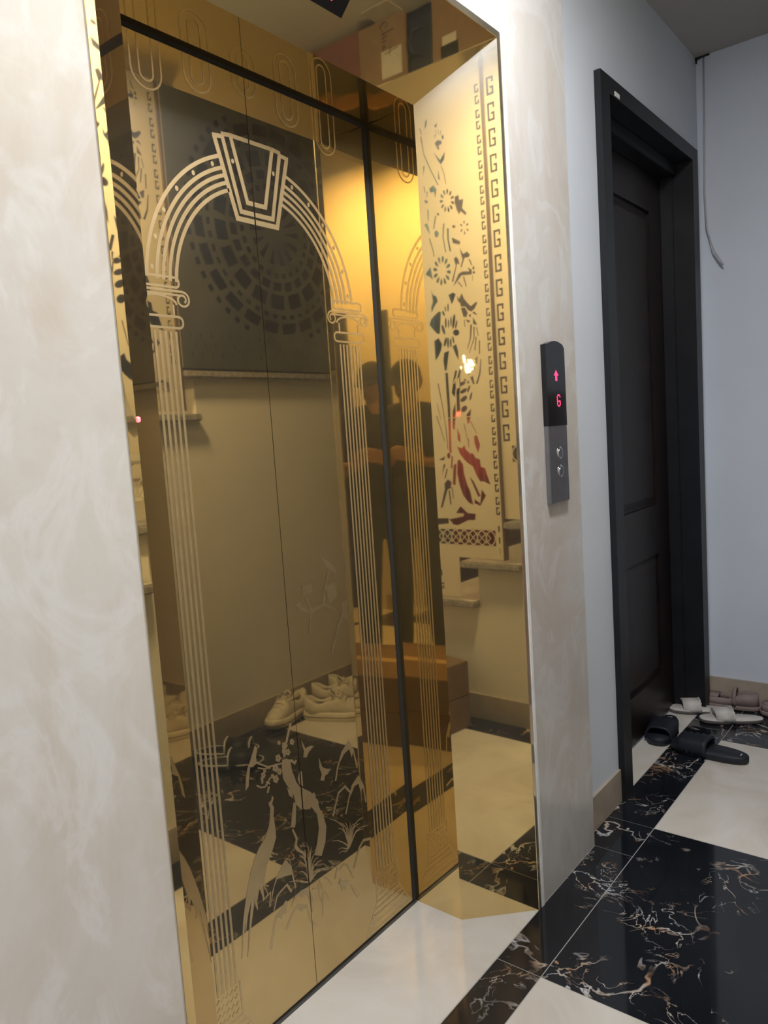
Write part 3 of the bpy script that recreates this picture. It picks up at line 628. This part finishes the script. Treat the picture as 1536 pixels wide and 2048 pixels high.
# ------------------------------------------------------------------ call panel
cp = thing('call_panel', 'slim elevator call panel with red floor display and two round buttons on the marble pillar', 'call panel', (.445, 0, 1.10))
def cpx(n, b, m, par=cp, bev=.0015): return boxo(n, b, m, par, bev)
cpx('face_plate', (-.058, .058, -.014, 0, 0, .212), 'steel_brushed')
top = [(-.058, .212), (.058, .212), (.058, .425)] + [(.058 - .116 * k / 12, .425 + .018 * math.sin(math.pi * (k + 1.5) / 14.5)) for k in range(1, 12)] + [(-.058, .432)]
bm = bm_new(); prism(bm, [(x, -.015, z) for x, z in top], (0, .015, 0)); gl = link('display_glass', bm, 'black_glass', cp)
dots('floor_letter', GL['G'], lambda x, z: Vector((.010 + x, -.0151, .281 + z)), .0042, 'led_red', gl, (0, -.0004, 0))
dots('arrow', GL['A'], lambda x, z: Vector((.0 + x, -.0151, .349 + z)), .0036, 'led_red', gl, (0, -.0004, 0))
for z in (.137, .086):
    bm = bm_new(); cyl(bm, (.005, -.0138, z), (.005, -.0158, z), .0185, .0175, 24); bt = link('button', bm, 'steel_button', cp, True)
    bm = bm_new(); cyl(bm, (.005, -.0158, z), (.005, -.0170, z), .0125, .0120, 24); link('button_cap', bm, 'steel_brushed', bt)

# ------------------------------------------------------------------ dark wooden door
d1 = struct(bpy.data.objects.new('door_1', None)); COL.objects.link(d1); d1.location = ((XDL + XDR) / 2, E, 0)
O = Vector((-(XDL + XDR) / 2, -E, 0))
def dp(n, b, m, par=d1, bev=.003):
    o = boxo(n, b, m, par, bev)
    if par == d1: o.location = O
    return o
FWD = .072
bm = bm_new()
box(bm, XDL, XDL + FWD, E - .022, .24, 0, HF); box(bm, XDR - FWD, XDR, E - .022, .24, 0, HF); box(bm, XDL + FWD, XDR - FWD, E - .022, .24, HF - .055, HF)
fr = link('frame', bm, 'dark_frame', d1); fr.location = O
dp('frame_stop', (XDR - FWD - .014, XDR - FWD, .10, .15, 0, HF - .055), 'dark_frame'); dp('frame_stop', (XDL + FWD, XDL + FWD + .014, .10, .15, 0, HF - .055), 'dark_frame'); dp('frame_stop', (XDL + FWD, XDR - FWD, .085, .15, HF - .105, HF - .055), 'dark_frame')
LX0, LX1, LY = XDL + FWD + .002, XDR - FWD - .002, .150
PX_0, PX_1 = 1.15, 1.726
bm = bm_new()
for b_ in ((LX0, PX_0, LY, LY + .035, .012, HF - .06), (PX_1, LX1, LY, LY + .035, .012, HF - .06), (PX_0, PX_1, LY, LY + .035, 2.155, HF - .06), (PX_0, PX_1, LY, LY + .035, .735, .945), (PX_0, PX_1, LY, LY + .035, .012, .205), (PX_0, PX_1, LY + .012, LY + .03, .2, 2.16)): box(bm, *b_)
leaf = link('leaf', bm, 'dark_wood', d1); leaf.location = O
for z0, z1 in ((.945, 2.155), (.205, .735)):
    bm = bm_new(); a = .012; i_ = .040
    R0 = [(PX_0 + a, LY + .011, z0 + a), (PX_1 - a, LY + .011, z0 + a), (PX_1 - a, LY + .011, z1 - a), (PX_0 + a, LY + .011, z1 - a)]
    R1 = [(PX_0 + i_, LY + .002, z0 + i_), (PX_1 - i_, LY + .002, z0 + i_), (PX_1 - i_, LY + .002, z1 - i_), (PX_0 + i_, LY + .002, z1 - i_)]
    loft(bm, [R0, R1], True, False, True); link('panel', bm, 'dark_wood', leaf)
b = dp('worn_patch', (1.035, 1.075, E - .0235, E - .022, HF - .050, HF - .035), 'white_trim', d1, .0)
# door behind the photographer
d2 = struct(bpy.data.objects.new('door_2', None)); COL.objects.link(d2); d2.location = (-2.8, -2.38, 0)
boxo('frame', (0, .03, -.45, .33, 0, 2.24), 'dark_frame', d2, .004); boxo('leaf', (.03, .05, -.38, .26, .01, 2.17), 'dark_wood', d2, .004)

# ------------------------------------------------------------------ lamps
lp = thing('ceiling_lamp', 'round white flush ceiling lamp over the corridor in front of the elevator', 'lamp', LAMP_AT)
bm = bm_new(); cyl(bm, (0, 0, -.028), (0, 0, 0), .155, .165, 40); link('housing', bm, 'lamp_body', lp)
bm = bm_new(); cyl(bm, (0, 0, -.031), (0, 0, -.028), .145, .145, 40); link('diffuser', bm, 'lamp_face', lp)
def area(name, loc, size, power, col, parent):
    l = bpy.data.lights.new(name, 'AREA'); l.shape = 'DISK'; l.size = size; l.energy = power; l.color = col
    o = bpy.data.objects.new(name, l); COL.objects.link(o); o.parent = parent; o.location = loc; return o
area('lamp_light', (0, 0, -.034), .28, LAMP_POWER, (1, .98, .96), lp)
f2 = thing('foyer_lamp', 'round white pendant lamp in the stairwell foyer behind the photographer', 'lamp', FOYER_AT)
bm = bm_new(); ellipsoid(bm, (0, 0, 0), (.14, .14, .05)); link('shade', bm, 'lamp_body', f2, True); bm = bm_new(); cyl(bm, (0, 0, .04), (0, 0, 4.2 - FOYER_AT[2]), .006); link('cord', bm, 'cable_grey', f2)
area('lamp_light', (0, 0, -.06), .26, FOYER_POWER, (1, .95, .86), f2)
bl = thing('wall_bulb', 'bare warm bulb on the dark stairwell wall behind the screens', 'bulb', (-1.50, -2.445, 1.73))
bm = bm_new(); ellipsoid(bm, (0, .07, 0), (.05, .05, .06)); link('glass', bm, 'bulb', bl, True); bm = bm_new(); cyl(bm, (0, 0, 0), (0, .03, 0), .03, .025); link('socket', bm, 'lamp_body', bl)

rb = thing('red_bulb', 'small red altar bulb above the red cloth on the stairwell wall', 'bulb', (-1.60, -2.445, 1.405))
bm = bm_new(); ellipsoid(bm, (0, .05, 0), (.022, .022, .026)); link('glass', bm, 'glow_red', rb, True); bm = bm_new(); cyl(bm, (0, 0, 0), (0, .03, 0), .014, .012); link('socket', bm, 'lamp_body', rb)

# ------------------------------------------------------------------ loose cable and chipped corner on the right wall
bm = bm_new()
tube(bm, [(XW - .004, .006, 2.81), (XW - .006, .010, 2.5), (XW - .007, .014, 2.26), (XW - .012, .006, 2.10), (XW - .022, -.022, 2.00), (XW - .03, -.050, 1.955), (XW - .034, -.064, 1.938)], [.0035, .0035, .004, .005, .006, .006, .003], 8)
tag(link('loose_cable', bm, 'cable_grey', None, True), 'thin grey cable hanging loose down the right wall corner', 'cable')
bm = bm_new(); tube(bm, [(XW - .006, .036, HC - .008), (XW - .008, .012, HC - .006), (XW - .006, -.018, HC - .004)], [.006, .0035, .004], 7); tube(bm, [(XW - .008, .034, HC - .004), (XW - .012, .033, HC - .028)], [.005, .003], 7)
tag(link('ceiling_hook', bm, 'gap_hook_black', None, True), 'small black hook at the ceiling corner above the loose cable', 'hook')

# ------------------------------------------------------------------ footwear
def outline(L, W, n=28, waist=.12):
    """foot outline, heel at -L/2, toe at +L/2 along y"""
    p = []
    for i in range(n):
        a = 2 * math.pi * i / n; y = math.sin(a); x = math.cos(a)
        w = .5 * W * (1 + .16 * y - waist * math.exp(-((y + .1) / .35) ** 2)); p.append((w * math.copysign(abs(x) ** .75, x), .5 * L * y))
    return p
def sole(bm, L, W, z0, z1, grow=.0, toe=0.0):
    o = outline(L, W)
    def zz(y, z): return z + toe * max(0, y / (L / 2) - .3) ** 2
    rings = [[(x * (1 + k), y * (1 + k * .5), zz(y, z)) for x, y in o] for z, k in ((z0, -.06 + grow), (z0 + (z1 - z0) * .25, .03 + grow), (z0 + (z1 - z0) * .75, .04 + grow), (z1, -.02))]
    loft(bm, rings)
def sneaker(label, loc, rz, group):
    L, Wd = .285, .100; t = thing('sneaker', label, 'shoe', loc, rz, group)
    bm = bm_new(); sole(bm, L * 1.02, Wd * 1.04, 0, .044, .03, .014); link('sole', bm, 'sneaker_sole', t, True)
    bm = bm_new(); loft(bm, [[(x * k, y * k, z + .014 * max(0, y / (L / 2) - .3) ** 2) for x, y in outline(L * 1.02, Wd * 1.04)] for z, k in ((.017, 1.06), (.020, 1.085), (.023, 1.06))]); link('sole_groove', bm, 'sneaker_lining', t, True)
    def lerp(a, b, k): return a + (b - a) * k
    def tab(y, q):
        for (a, va), (b, vb) in zip(q, q[1:]):
            if a <= y <= b: k = (y - a) / (b - a); return lerp(va, vb, k * k * (3 - 2 * k))
        return q[-1][1]
    wd = lambda y: tab(y, [(-.142, .004), (-.132, .024), (-.10, .040), (-.04, .041), (.06, .047), (.10, .043), (.128, .026), (.142, .004)])
    rim = lambda y: tab(y, [(-.142, .10), (-.125, .108), (-.06, .082), (-.01, .096), (.03, .106), (.08, .076), (.125, .056), (.142, .046)])
    cav = lambda y: tab(y, [(-.142, 0), (-.132, 0), (-.119, 1), (.000, 1), (.030, 0), (.142, 0)])
    rings = []; n = 30
    for i in range(n + 1):
        y = -.142 + .284 * i / n; w, h, c = wd(y), rim(y), cav(y); r = []
        for sd in (-1, 1):
            side = [(sd * w * 1.03, .036), (sd * w * 1.05, .036 + (h - .036) * .45), (sd * w * .93, .036 + (h - .036) * .8), (sd * w * .74, h), (sd * w * .60, h + .003 if c < .3 else h - .002)]
            inn = [(sd * w * .50, lerp(h + .006, .075, c)), (sd * w * .36, lerp(h + .009, .056, c)), (sd * w * .16, lerp(h + .010, .052, c))]
            q = [(x, y, z) for x, z in side + inn]; r = r + q if sd == -1 else r + q[::-1]
        rings.append(r)
    loft(bm := bm_new(), rings, True, True, True)
    u = link('upper', bm, 'sneaker_white', t, True); u.data.materials.append(MAT['sneaker_lining'])
    for p in u.data.polygons:
        if abs(p.center.y + .065) < .06 and p.center.z < .080 and abs(p.center.x) < .022 and p.center.z > .045: p.material_index = 1
    for k in range(4):
        y = .018 + k * .019; z = rim(y) + .012; w = wd(y) * .55
        bm = bm_new(); tube(bm, [(-w, y, z - .008), (-w * .4, y + .004, z + .002), (w * .4, y - .003, z + .002), (w, y + .003, z - .008)], .0032, 6); link('lace', bm, 'sneaker_sole', t, True)
    bm = bm_new(); tube(bm, [(-.020, .004, .112), (-.016, -.012, .132), (0, -.016, .138), (.016, -.012, .132), (.020, .004, .112)], .005, 6); link('tongue', bm, 'sneaker_white', t, True)
    bm = bm_new(); tube(bm, [(0, .012, .120), (.03, .018, .130), (.038, .036, .108), (.02, .048, .100)], .0022, 5); tube(bm, [(0, .012, .120), (-.03, .02, .128), (-.032, .045, .104)], .0022, 5); link('bow', bm, 'sneaker_sole', t, True)
    return t
G = 'cream sneakers along the stair wall'
sneaker('cream sneaker at the end of the row, toe against the black tile', (.885, -1.02, .001), math.radians(82), G)
sneaker('cream sneaker of the end pair, toe turned to the elevator', (1.01, -.835, .001), math.radians(-30), G)
sneaker('cream sneaker standing third in the row by the stair wall', (1.175, -.94, .001), math.radians(-36), G)
sneaker('cream sneaker standing fourth in the row by the stair wall', (1.31, -.95, .001), math.radians(-34), G)
sneaker('cream sneaker standing last in the row, farthest along the stair wall', (1.485, -.925, .001), math.radians(-30), G)
def strap(bm, L0, L1, W, h, th, z0, ribs=0, skew=0):
    """band arching across the foot from y=L0 to y=L1"""
    rows = 2 + ribs * 2; rings = []
    n = 14
    for side in (0, 1):
        for r in range(rows):
            y = L0 + (L1 - L0) * r / (rows - 1); lift = (.0028 if r % 2 else -.0018) if ribs else 0; k = (1 - .10 * r / (rows - 1))
            rr = []
            for i in range(n + 1):
                a = math.pi * i / n; x = math.cos(a); z = math.sin(a)
                ww, hh = W / 2 * k - (th if side else 0) + lift, h * k - (th if side else 0) + lift
                rr.append((ww * math.copysign(abs(x) ** .6, x), y + skew * x, z0 + hh * abs(z) ** .75))
            rings.append(rr)
    outer, inner = rings[:rows], rings[rows:]
    seq = outer + inner[::-1] + [outer[0]]
    V = [[bm.verts.new(p) for p in r] for r in seq[:-1]]; V.append(V[0])
    for a, b_ in zip(V, V[1:]):
        for i in range(n): bm.faces.new((a[i], a[i + 1], b_[i + 1], b_[i]))
    for i in (0, n): bm.faces.new([r[i] for r in V[:-1]])
def slide(label, loc, rz, group, tilt=(0, 0)):
    t = thing('slide_sandal', label, 'sandal', loc, rz, group); t.rotation_euler = (tilt[0], tilt[1], rz); L, Wd = .285, .108
    bm = bm_new(); sole(bm, L, Wd, 0, .030, 0, .008); link('sole', bm, 'rubber_navy', t, True)
    bm = bm_new(); loft(bm, [[(x * .86, y * .92, .0295) for x, y in outline(L, Wd)], [(x * .80, y * .88, .027) for x, y in outline(L, Wd)]], True, False, True); link('footbed', bm, 'rubber_navy', t, True)
    bm = bm_new(); strap(bm, -.005, .105, Wd * 1.08, .060, .008, .012, 4); link('strap', bm, 'rubber_navy', t, True)
    bm = bm_new()
    for k in (-1, 0, 1): cyl(bm, (k * .007, -.118, .0296), (k * .007, -.118, .0302), .0026, .0026, 6)
    link('logo', bm, 'logo_white', t); return t
G = 'navy rubber slides outside the dark door'
slide('navy rubber slide lying with its ribbed strap toward the dark door', (1.435, -.118, .001), math.radians(-4), G)
slide('navy rubber slide standing by the dark door, strap opening turned outward', (1.556, .094, .001), math.radians(96), G)
def flat_sandal(label, loc, rz, group):
    t = thing('flat_sandal', label, 'sandal', loc, rz, group); L, Wd = .25, .085
    bm = bm_new(); sole(bm, L, Wd, 0, .014); link('sole', bm, 'sandal_sole_dark', t, True)
    bm = bm_new(); sole(bm, L * 1.0, Wd * 1.0, .012, .020); link('footbed', bm, 'sandal_white', t, True)
    bm = bm_new(); strap(bm, .0, .072, Wd * 1.08, .048, .004, .012, 0, .006); s = link('strap', bm, 'sandal_white', t, True)
    bm = bm_new(); tube(bm, [(.5 * Wd * 1.08 * math.cos(math.pi * i / 16), -.001 + .006 * math.cos(math.pi * i / 16) + .003 * (i % 2), .013 + .0485 * math.sin(math.pi * i / 16) ** .75) for i in range(17)], .004, 6); link('frill', bm, 'sandal_white', s, True)
    return t
G = 'white flat sandals by the right wall'
flat_sandal('white flat sandal with a broad strap, whole heel showing on the black tile', (1.815, -.105, .001), math.radians(26), G)
flat_sandal('white flat sandal half on the pale threshold, next to the other white one', (1.862, .04, .001), math.radians(20), G)
def court(label, loc, rz, group):
    t = thing('strap_shoe', label, 'shoe', loc, rz, group); L, Wd = .245, .082
    bm = bm_new(); sole(bm, L, Wd, 0, .022); link('sole', bm, 'mauve', t, True)
    o = outline(L, Wd, 32); bm = bm_new()
    hg = lambda y: .022 + (.055 if y < -.06 else .055 - (y + .06) * .45 if y < .02 else .030)
    lo = [(x * .98, y * .98, .018) for x, y in o]; hi = [(x * .86, y * .95, hg(y)) for x, y in o]
    loft(bm, [lo, hi], True, False, False)
    toe = [(x * .86, y * .95, hg(y)) for x, y in o if y > .045]; toe = sorted(toe, key=lambda p: math.atan2(p[1] - .045, p[0]))
    bm.faces.new([bm.verts.new(p) for p in toe]); u = link('upper', bm, 'mauve', t, True); md = u.modifiers.new('s', 'SOLIDIFY'); md.thickness = .003
    bm = bm_new(); loft(bm, [[(x * .82, y * .9, .0225) for x, y in o], [(x * .8, y * .88, .0245) for x, y in o]]); link('insole', bm, 'mauve_dark', t)
    bm = bm_new(); strap(bm, -.030, -.012, Wd * .96, .075, .003, .018); link('ankle_strap', bm, 'mauve', t, True); return t
G = 'mauve strap shoes against the right wall'
court('mauve strap shoe in the wall corner behind the white sandals', (1.981, -.06, .001), math.radians(4), G)
court('mauve strap shoe further out along the right wall', (1.975, -.31, .001), math.radians(6), G)
slide2 = slide('black slide lying alone on the pale tile away from the door', (1.09, -.565, .001), math.radians(30), 'lone black slide')
# dark sandals with white piping on the black tile by the stair wall
def piped(label, loc, rz):
    t = thing('piped_slipper', label, 'slipper', loc, rz, 'black slippers with white piping by the stair wall'); L, Wd = .26, .10
    bm = bm_new(); sole(bm, L, Wd, 0, .024); link('sole', bm, 'rubber_navy', t, True)
    bm = bm_new(); strap(bm, .0, .10, Wd * 1.06, .058, .006, .012); link('strap', bm, 'rubber_navy', t, True)
    for y in (-.001, .101):
        k = 1 if y < .05 else .9
        bm = bm_new(); tube(bm, [(.5 * Wd * 1.06 * k * math.copysign(abs(math.cos(math.pi * i / 16)) ** .6, math.cos(math.pi * i / 16)), y, .012 + .058 * k * math.sin(math.pi * i / 16) ** .75) for i in range(17)], .0035, 6); link('piping', bm, 'logo_white', t, True)
    bm = bm_new(); o = outline(L, Wd); tube(bm, [(x * 1.01, y * 1.01, .022) for x, y in o] + [(o[0][0] * 1.01, o[0][1] * 1.01, .022)], .003, 6); link('welt', bm, 'logo_white', t, True); return t
piped('black slipper with white piping nearer the stair wall', (.47, -.965, .001), math.radians(-38))
piped('black slipper with white piping nearer the middle of the corridor', (.40, -.86, .001), math.radians(-38))

# ------------------------------------------------------------------ cartons
def carton(label, loc, rz, size, mat, group=None, flaps=False, tape=True, lab=None, scrib=None):
    sx, sy, sz = size; t = thing('cardboard_box', label, 'box', loc, rz, group)
    boxo('body', (-sx / 2, sx / 2, -sy / 2, sy / 2, 0, sz), mat, t, .003)
    if tape: boxo('tape', (-.025, .025, -sy / 2 - .0008, sy / 2 + .0008, sz - .07, sz + .0008), 'tape', t)
    if flaps:
        for s in (-1, 1):
            bm = bm_new(); prism(bm, [(-sx / 2 + .003, s * sy / 2, sz), (sx / 2 - .003, s * sy / 2, sz), (sx / 2 - .02, s * (sy / 2 + .05), sz + .09), (-sx / 2 + .02, s * (sy / 2 + .05), sz + .09)], (0, 0, .003)); link('flap', bm, mat, t)
    if lab:
        for nm, b_ in lab: boxo(nm, b_, 'paper_label', t)
    if scrib:
        Fs = Flat()
        for q in scrib: Fs.stroke(q, .006)
        Fs.build('marker_writing', 'ink', t, -sy / 2 - .001) if False else None
        bm = bm_new()
        for q in scrib: tube(bm, [(-sx / 2 - .001, p[0], p[1]) for p in q], .0022, 5)
        link('marker_writing', bm, 'ink', t)
    return t
carton('long flat carton lying on another across the corridor floor', (-.945, -.60, .151), math.radians(9.8), (.46, .86, .15), 'cardboard_dark', 'flat cartons on the corridor floor')
carton('long flat carton on the corridor floor under a second one', (-.945, -.60, .001), math.radians(9.8), (.46, .86, .148), 'cardboard_dark', 'flat cartons on the corridor floor', tape=False)
wr = [[(-.13, .17), (-.145, .19), (-.155, .17), (-.14, .14), (-.12, .15)], [(-.11, .22), (-.105, .15), (-.09, .18), (-.085, .15)], [(-.07, .17), (-.07, .15)], [(-.055, .155), (-.04, .17), (-.045, .15), (-.03, .155)], [(-.02, .24), (-.01, .16)], [(-.035, .20), (.0, .19)]]
CX_, CY_ = 1.835, -.885
carton('dark red carton at the very bottom of the corner stack', (CX_, CY_, .001), 0, (.37, .36, .40), 'cardboard_red')
carton('dark red carton second from the floor under the tan carton', (CX_, CY_, .402), 0, (.37, .35, .296), 'cardboard_red')
carton('tan carton with a white label and marker writing in the corner stack', (CX_, CY_, .699), 0, (.37, .34, .285), 'cardboard', None, False, False, [('label', (-.1865, -.185, -.025, .105, .14, .26)), ('flap', (-.30, -.185, -.172, -.168, .12, .28))], wr)
bg = thing('bag', 'dark blue folded cloth bag lying between two cartons of the corner stack', 'bag', (CX_, CY_, .985))
bm = bm_new(); box(bm, -.18, .18, -.17, .17, 0, .15); bmesh.ops.subdivide_edges(bm, edges=bm.edges[:], cuts=5, use_grid_fill=True)
for v in bm.verts: v.co += Vector((math.sin(v.co.y * 31 + v.co.z * 20) * .006, math.sin(v.co.x * 27) * .006, 0)) * (1 if 0 < v.co.z < .15 else .3)
bmesh.ops.smooth_vert(bm, verts=bm.verts, factor=.5, use_axis_x=True, use_axis_y=True); link('sack', bm, 'bag_blue', bg, True)
bm = bm_new(); tube(bm, [(-.182, -.06, .10), (-.20, -.055, .05), (-.205, 0, .03), (-.20, .055, .05), (-.182, .06, .10)], .008); link('handle', bm, 'bag_blue', bg, True)
tp = carton('brown carton with a hand hole and a sticker on top of the corner stack', (CX_, CY_, 1.136), 0, (.37, .35, .33), 'cardboard', None, False, True, [('sticker', (-.1865, -.185, .03, .07, .06, .14))])
boxo('hand_hole', (-.186, -.184, .07, .14, .05, .15), 'gap_hook_black', tp)

# ------------------------------------------------------------------ hangings in the stairwell
def hanging(name, label, x0, x1, z0, z1, mat):
    t = thing(name, label, 'curtain', ((x0 + x1) / 2, -2.44, z0)); bm = bm_new(); n = 24; A = []
    w = x1 - x0
    rings = [[(-w / 2 + w * i / n, .012 + .012 * math.sin(i * 1.7), z) for i in range(n + 1)] + [(w / 2 - w * i / n, .004 + .012 * math.sin((n - i) * 1.7), z) for i in range(n + 1)] for z in (0, z1 - z0)]
    loft(bm, rings); link('cloth', bm, mat, t, True); bm = bm_new(); cyl(bm, (-w / 2 - .03, .012, z1 - z0 + .01), (w / 2 + .03, .012, z1 - z0 + .01), .01); link('rail', bm, 'screen_post', t)
hanging('red_hanging', 'red cloth hanging on the dark stairwell wall', -1.72, -1.36, .55, 1.38, 'red_cloth')
hanging('teal_curtain', 'dark teal curtain on the stairwell wall', -2.05, -1.62, 1.55, 3.1, 'teal_cloth')

# ------------------------------------------------------------------ photographer (seen only in the mirrors)
FH = Vector((FW.x, FW.y, 0)).normalized(); LF = Vector((-FH.y, FH.x, 0))
pb = CAM - FH * .34 + LF * .052
per = thing('person', 'person in a cap, dark shirt and dark trousers holding up a phone', 'person', (pb.x, pb.y, 0), math.atan2(FH.y, FH.x) - math.pi / 2)
def L(p): return Vector((-(p - pb).dot(LF), (p - pb).dot(FH), p.z))       # world -> person space (x right, y forward)
PH = L(CAM)
def body_mesh(name, fn, vox, mat, sm=6):
    bm = bm_new(); fn(bm); o = link(name, bm, mat, per, True)
    r = o.modifiers.new('remesh', 'REMESH'); r.mode = 'VOXEL'; r.voxel_size = vox; r.use_smooth_shade = True
    s = o.modifiers.new('smooth', 'SMOOTH'); s.factor = .5; s.iterations = sm; return o
SHL, SHR = Vector((-.175, 0, 1.405)), Vector((.175, 0, 1.405))
ELL, ELR = Vector((-.275, .06, 1.135)), Vector((.275, .06, 1.135))
WRL, WRR = PH + Vector((-.120, -.025, -.165)), PH + Vector((.085, -.045, -.165))
def legs(bm, k=0):
    for s in (-1, 1):
        capsule(bm, (s * .095, 0, .90), (s * .105, .01, .49), .082 + k, .056 + k); capsule(bm, (s * .105, .01, .49), (s * .11, -.02, .09), .054 + k, .038 + k)
HM = Matrix.Translation((0, .005, 1.55)) @ Matrix.Rotation(math.radians(-28), 4, 'Z') @ Matrix.Rotation(math.radians(-12), 4, 'X') @ Matrix.Translation((0, -.005, -1.55))
def bodyfn(bm):
    legs(bm); ellipsoid(bm, (0, 0, .95), (.155, .105, .12)); ellipsoid(bm, (0, 0, 1.12), (.135, .095, .16)); ellipsoid(bm, (0, .0, 1.29), (.165, .105, .16))
    capsule(bm, SHL, (-.08, 0, 1.42), .055, .06); capsule(bm, SHR, (.08, 0, 1.42), .055, .06); capsule(bm, (0, -.005, 1.40), (0, .012, 1.53), .058, .052)
    for s in (-1, 1): ellipsoid(bm, (s * .11, .06, .035), (.045, .125, .035))
    for a, b_, c in ((SHL, ELL, WRL), (SHR, ELR, WRR)):
        capsule(bm, a, b_, .047, .039); capsule(bm, b_, c, .039, .026)
    n0 = len(bm.verts)
    # head: skull, face, jaw, nose, brow, ears
    ellipsoid(bm, (0, .005, 1.635), (.074, .092, .094)); ellipsoid(bm, (0, .035, 1.575), (.058, .062, .068)); ellipsoid(bm, (0, .060, 1.535), (.030, .028, .022))
    capsule(bm, (0, .097, 1.620), (0, .113, 1.590), .009, .013); ellipsoid(bm, (0, .086, 1.638), (.055, .014, .011))
    for s in (-1, 1): ellipsoid(bm, (s * .076, -.002, 1.605), (.010, .020, .032)); ellipsoid(bm, (s * .012, .103, 1.588), (.008, .010, .007))
    ellipsoid(bm, (0, .093, 1.560), (.026, .010, .006)); ellipsoid(bm, (0, .091, 1.551), (.022, .010, .006))
    bm.verts.ensure_lookup_table()
    for v in bm.verts[n0:]: v.co = HM @ v.co
    # hands: palm, four bent fingers, thumb
    def hand(w, kn, fdir, up, side):
        w = Vector(w); kn = Vector(kn); d = (kn - w).normalized(); sd = d.cross(up).normalized()
        for j in (-1, 0, 1): capsule(bm, w + sd * j * .014, kn + sd * j * .024, .015, .012)
        for j, ln in enumerate((.072, .082, .076, .058)):
            b0 = kn + sd * (-.033 + .022 * j); m = b0 + (d * .62 + Vector(fdir) * .38).normalized() * ln * .45; m2 = m + (d * .30 + Vector(fdir) * .70).normalized() * ln * .33; e = m2 + (Vector(fdir) * .9 + d * .1).normalized() * ln * .28
            capsule(bm, b0, m, .0095, .0088, 10); capsule(bm, m, m2, .0088, .008, 10); capsule(bm, m2, e, .008, .0068, 10)
        tb = w + d * .025 - sd * .020 * side; t1 = tb + (d * .5 - sd * side * .8).normalized() * .042; t2 = t1 + (d * .9 - sd * side * .2).normalized() * .032
        capsule(bm, tb, t1, .013, .010, 10); capsule(bm, t1, t2, .010, .008, 10)
    hand(WRL, PH + Vector((-.035, .004, -.120)), (1, .04, .16), Vector((0, -1, .1)), 1)
    hand(WRR, PH + Vector((.048, -.004, -.115)), (-1, .06, .25), Vector((0, -1, .1)), -1)
body_mesh('body', bodyfn, .0065, 'skin', 4)
def shirtfn(bm):
    ellipsoid(bm, (0, 0, 1.00), (.172, .122, .14)); ellipsoid(bm, (0, 0, 1.13), (.160, .116, .18)); ellipsoid(bm, (0, .0, 1.29), (.188, .122, .165))
    capsule(bm, SHL, (-.06, 0, 1.435), .070, .062); capsule(bm, SHR, (.06, 0, 1.435), .070, .062)
    for a, b_ in ((SHL, ELL), (SHR, ELR)): capsule(bm, a, a + (b_ - a) * .72, .070, .062)
body_mesh('shirt', shirtfn, .011, 'shirt')
body_mesh('trousers', lambda bm: (legs(bm, .022), ellipsoid(bm, (0, 0, .93), (.172, .122, .12))), .012, 'trousers')
def shoefn(bm):
    for s in (-1, 1): ellipsoid(bm, (s * .11, .065, .045), (.052, .140, .045))
body_mesh('shoes', shoefn, .010, 'rubber_navy')
bm = bm_new(); ellipsoid(bm, (0, .0, 1.650), (.084, .104, .090), None, 28, 16)
for v in list(bm.verts):
    if v.co.z < 1.640: v.co.z = 1.640; 
bmesh.ops.remove_doubles(bm, verts=bm.verts, dist=.0005)
bmesh.ops.transform(bm, matrix=HM, verts=bm.verts); cap = link('cap', bm, 'shirt', per, True)
bm = bm_new(); q0 = []; q1 = []
for i in range(15):
    a = math.radians(20 + 140 * i / 14); x, y = math.cos(a), math.sin(a); q0.append((.080 * x, .095 * y, 1.648)); q1.append((.088 * x, .095 * y + .075 * math.sin(math.radians(180 * i / 14)) ** .6, 1.640 - .016 * (1 - abs(x)) - .012 * abs(x)))
loft(bm, [q0, q1, [(p[0], p[1], p[2] - .004) for p in q1], [(p[0], p[1], p[2] - .004) for p in q0], q0], False); bmesh.ops.transform(bm, matrix=HM, verts=bm.verts); link('brim', bm, 'shirt', cap, True)
bm = bm_new(); ellipsoid(bm, (0, -.030, 1.610), (.080, .072, .075), None, 24, 14); bmesh.ops.transform(bm, matrix=HM, verts=bm.verts); link('hair', bm, 'hair', per, True)
for s in (-1, 1):
    bm = bm_new(); ellipsoid(bm, (s * .030, .089, 1.618), (.012, .006, .006)); bmesh.ops.transform(bm, matrix=HM, verts=bm.verts); link('eye', bm, 'eye', per, True)
bm = bm_new(); ellipsoid(bm, (0, .1015, 1.556), (.022, .004, .006)); bmesh.ops.transform(bm, matrix=HM, verts=bm.verts); link('lips', bm, 'lips', per, True)
# phone: lens just behind the camera point
ph = thing('phone', 'dark phone held upright in both hands by the person in the cap', 'phone', tuple(CAM))
ph.rotation_mode = 'QUATERNION'; ph.rotation_quaternion = Matrix(((RT.x, FW.x, UP.x), (RT.y, FW.y, UP.y), (RT.z, FW.z, UP.z))).to_quaternion()
bm = bm_new(); box(bm, -.058, .018, -.020, -.011, -.135, .025); bmesh.ops.bevel(bm, geom=bm.edges[:], offset=.004, segments=3, affect='EDGES'); pbod = link('body', bm, 'black_glass', ph)
for dz in (-.028, -.056):
    bm = bm_new(); cyl(bm, (0, -.0112, dz), (0, -.0095, dz), .009, .009, 16); link('lens', bm, 'black_glass', pbod)
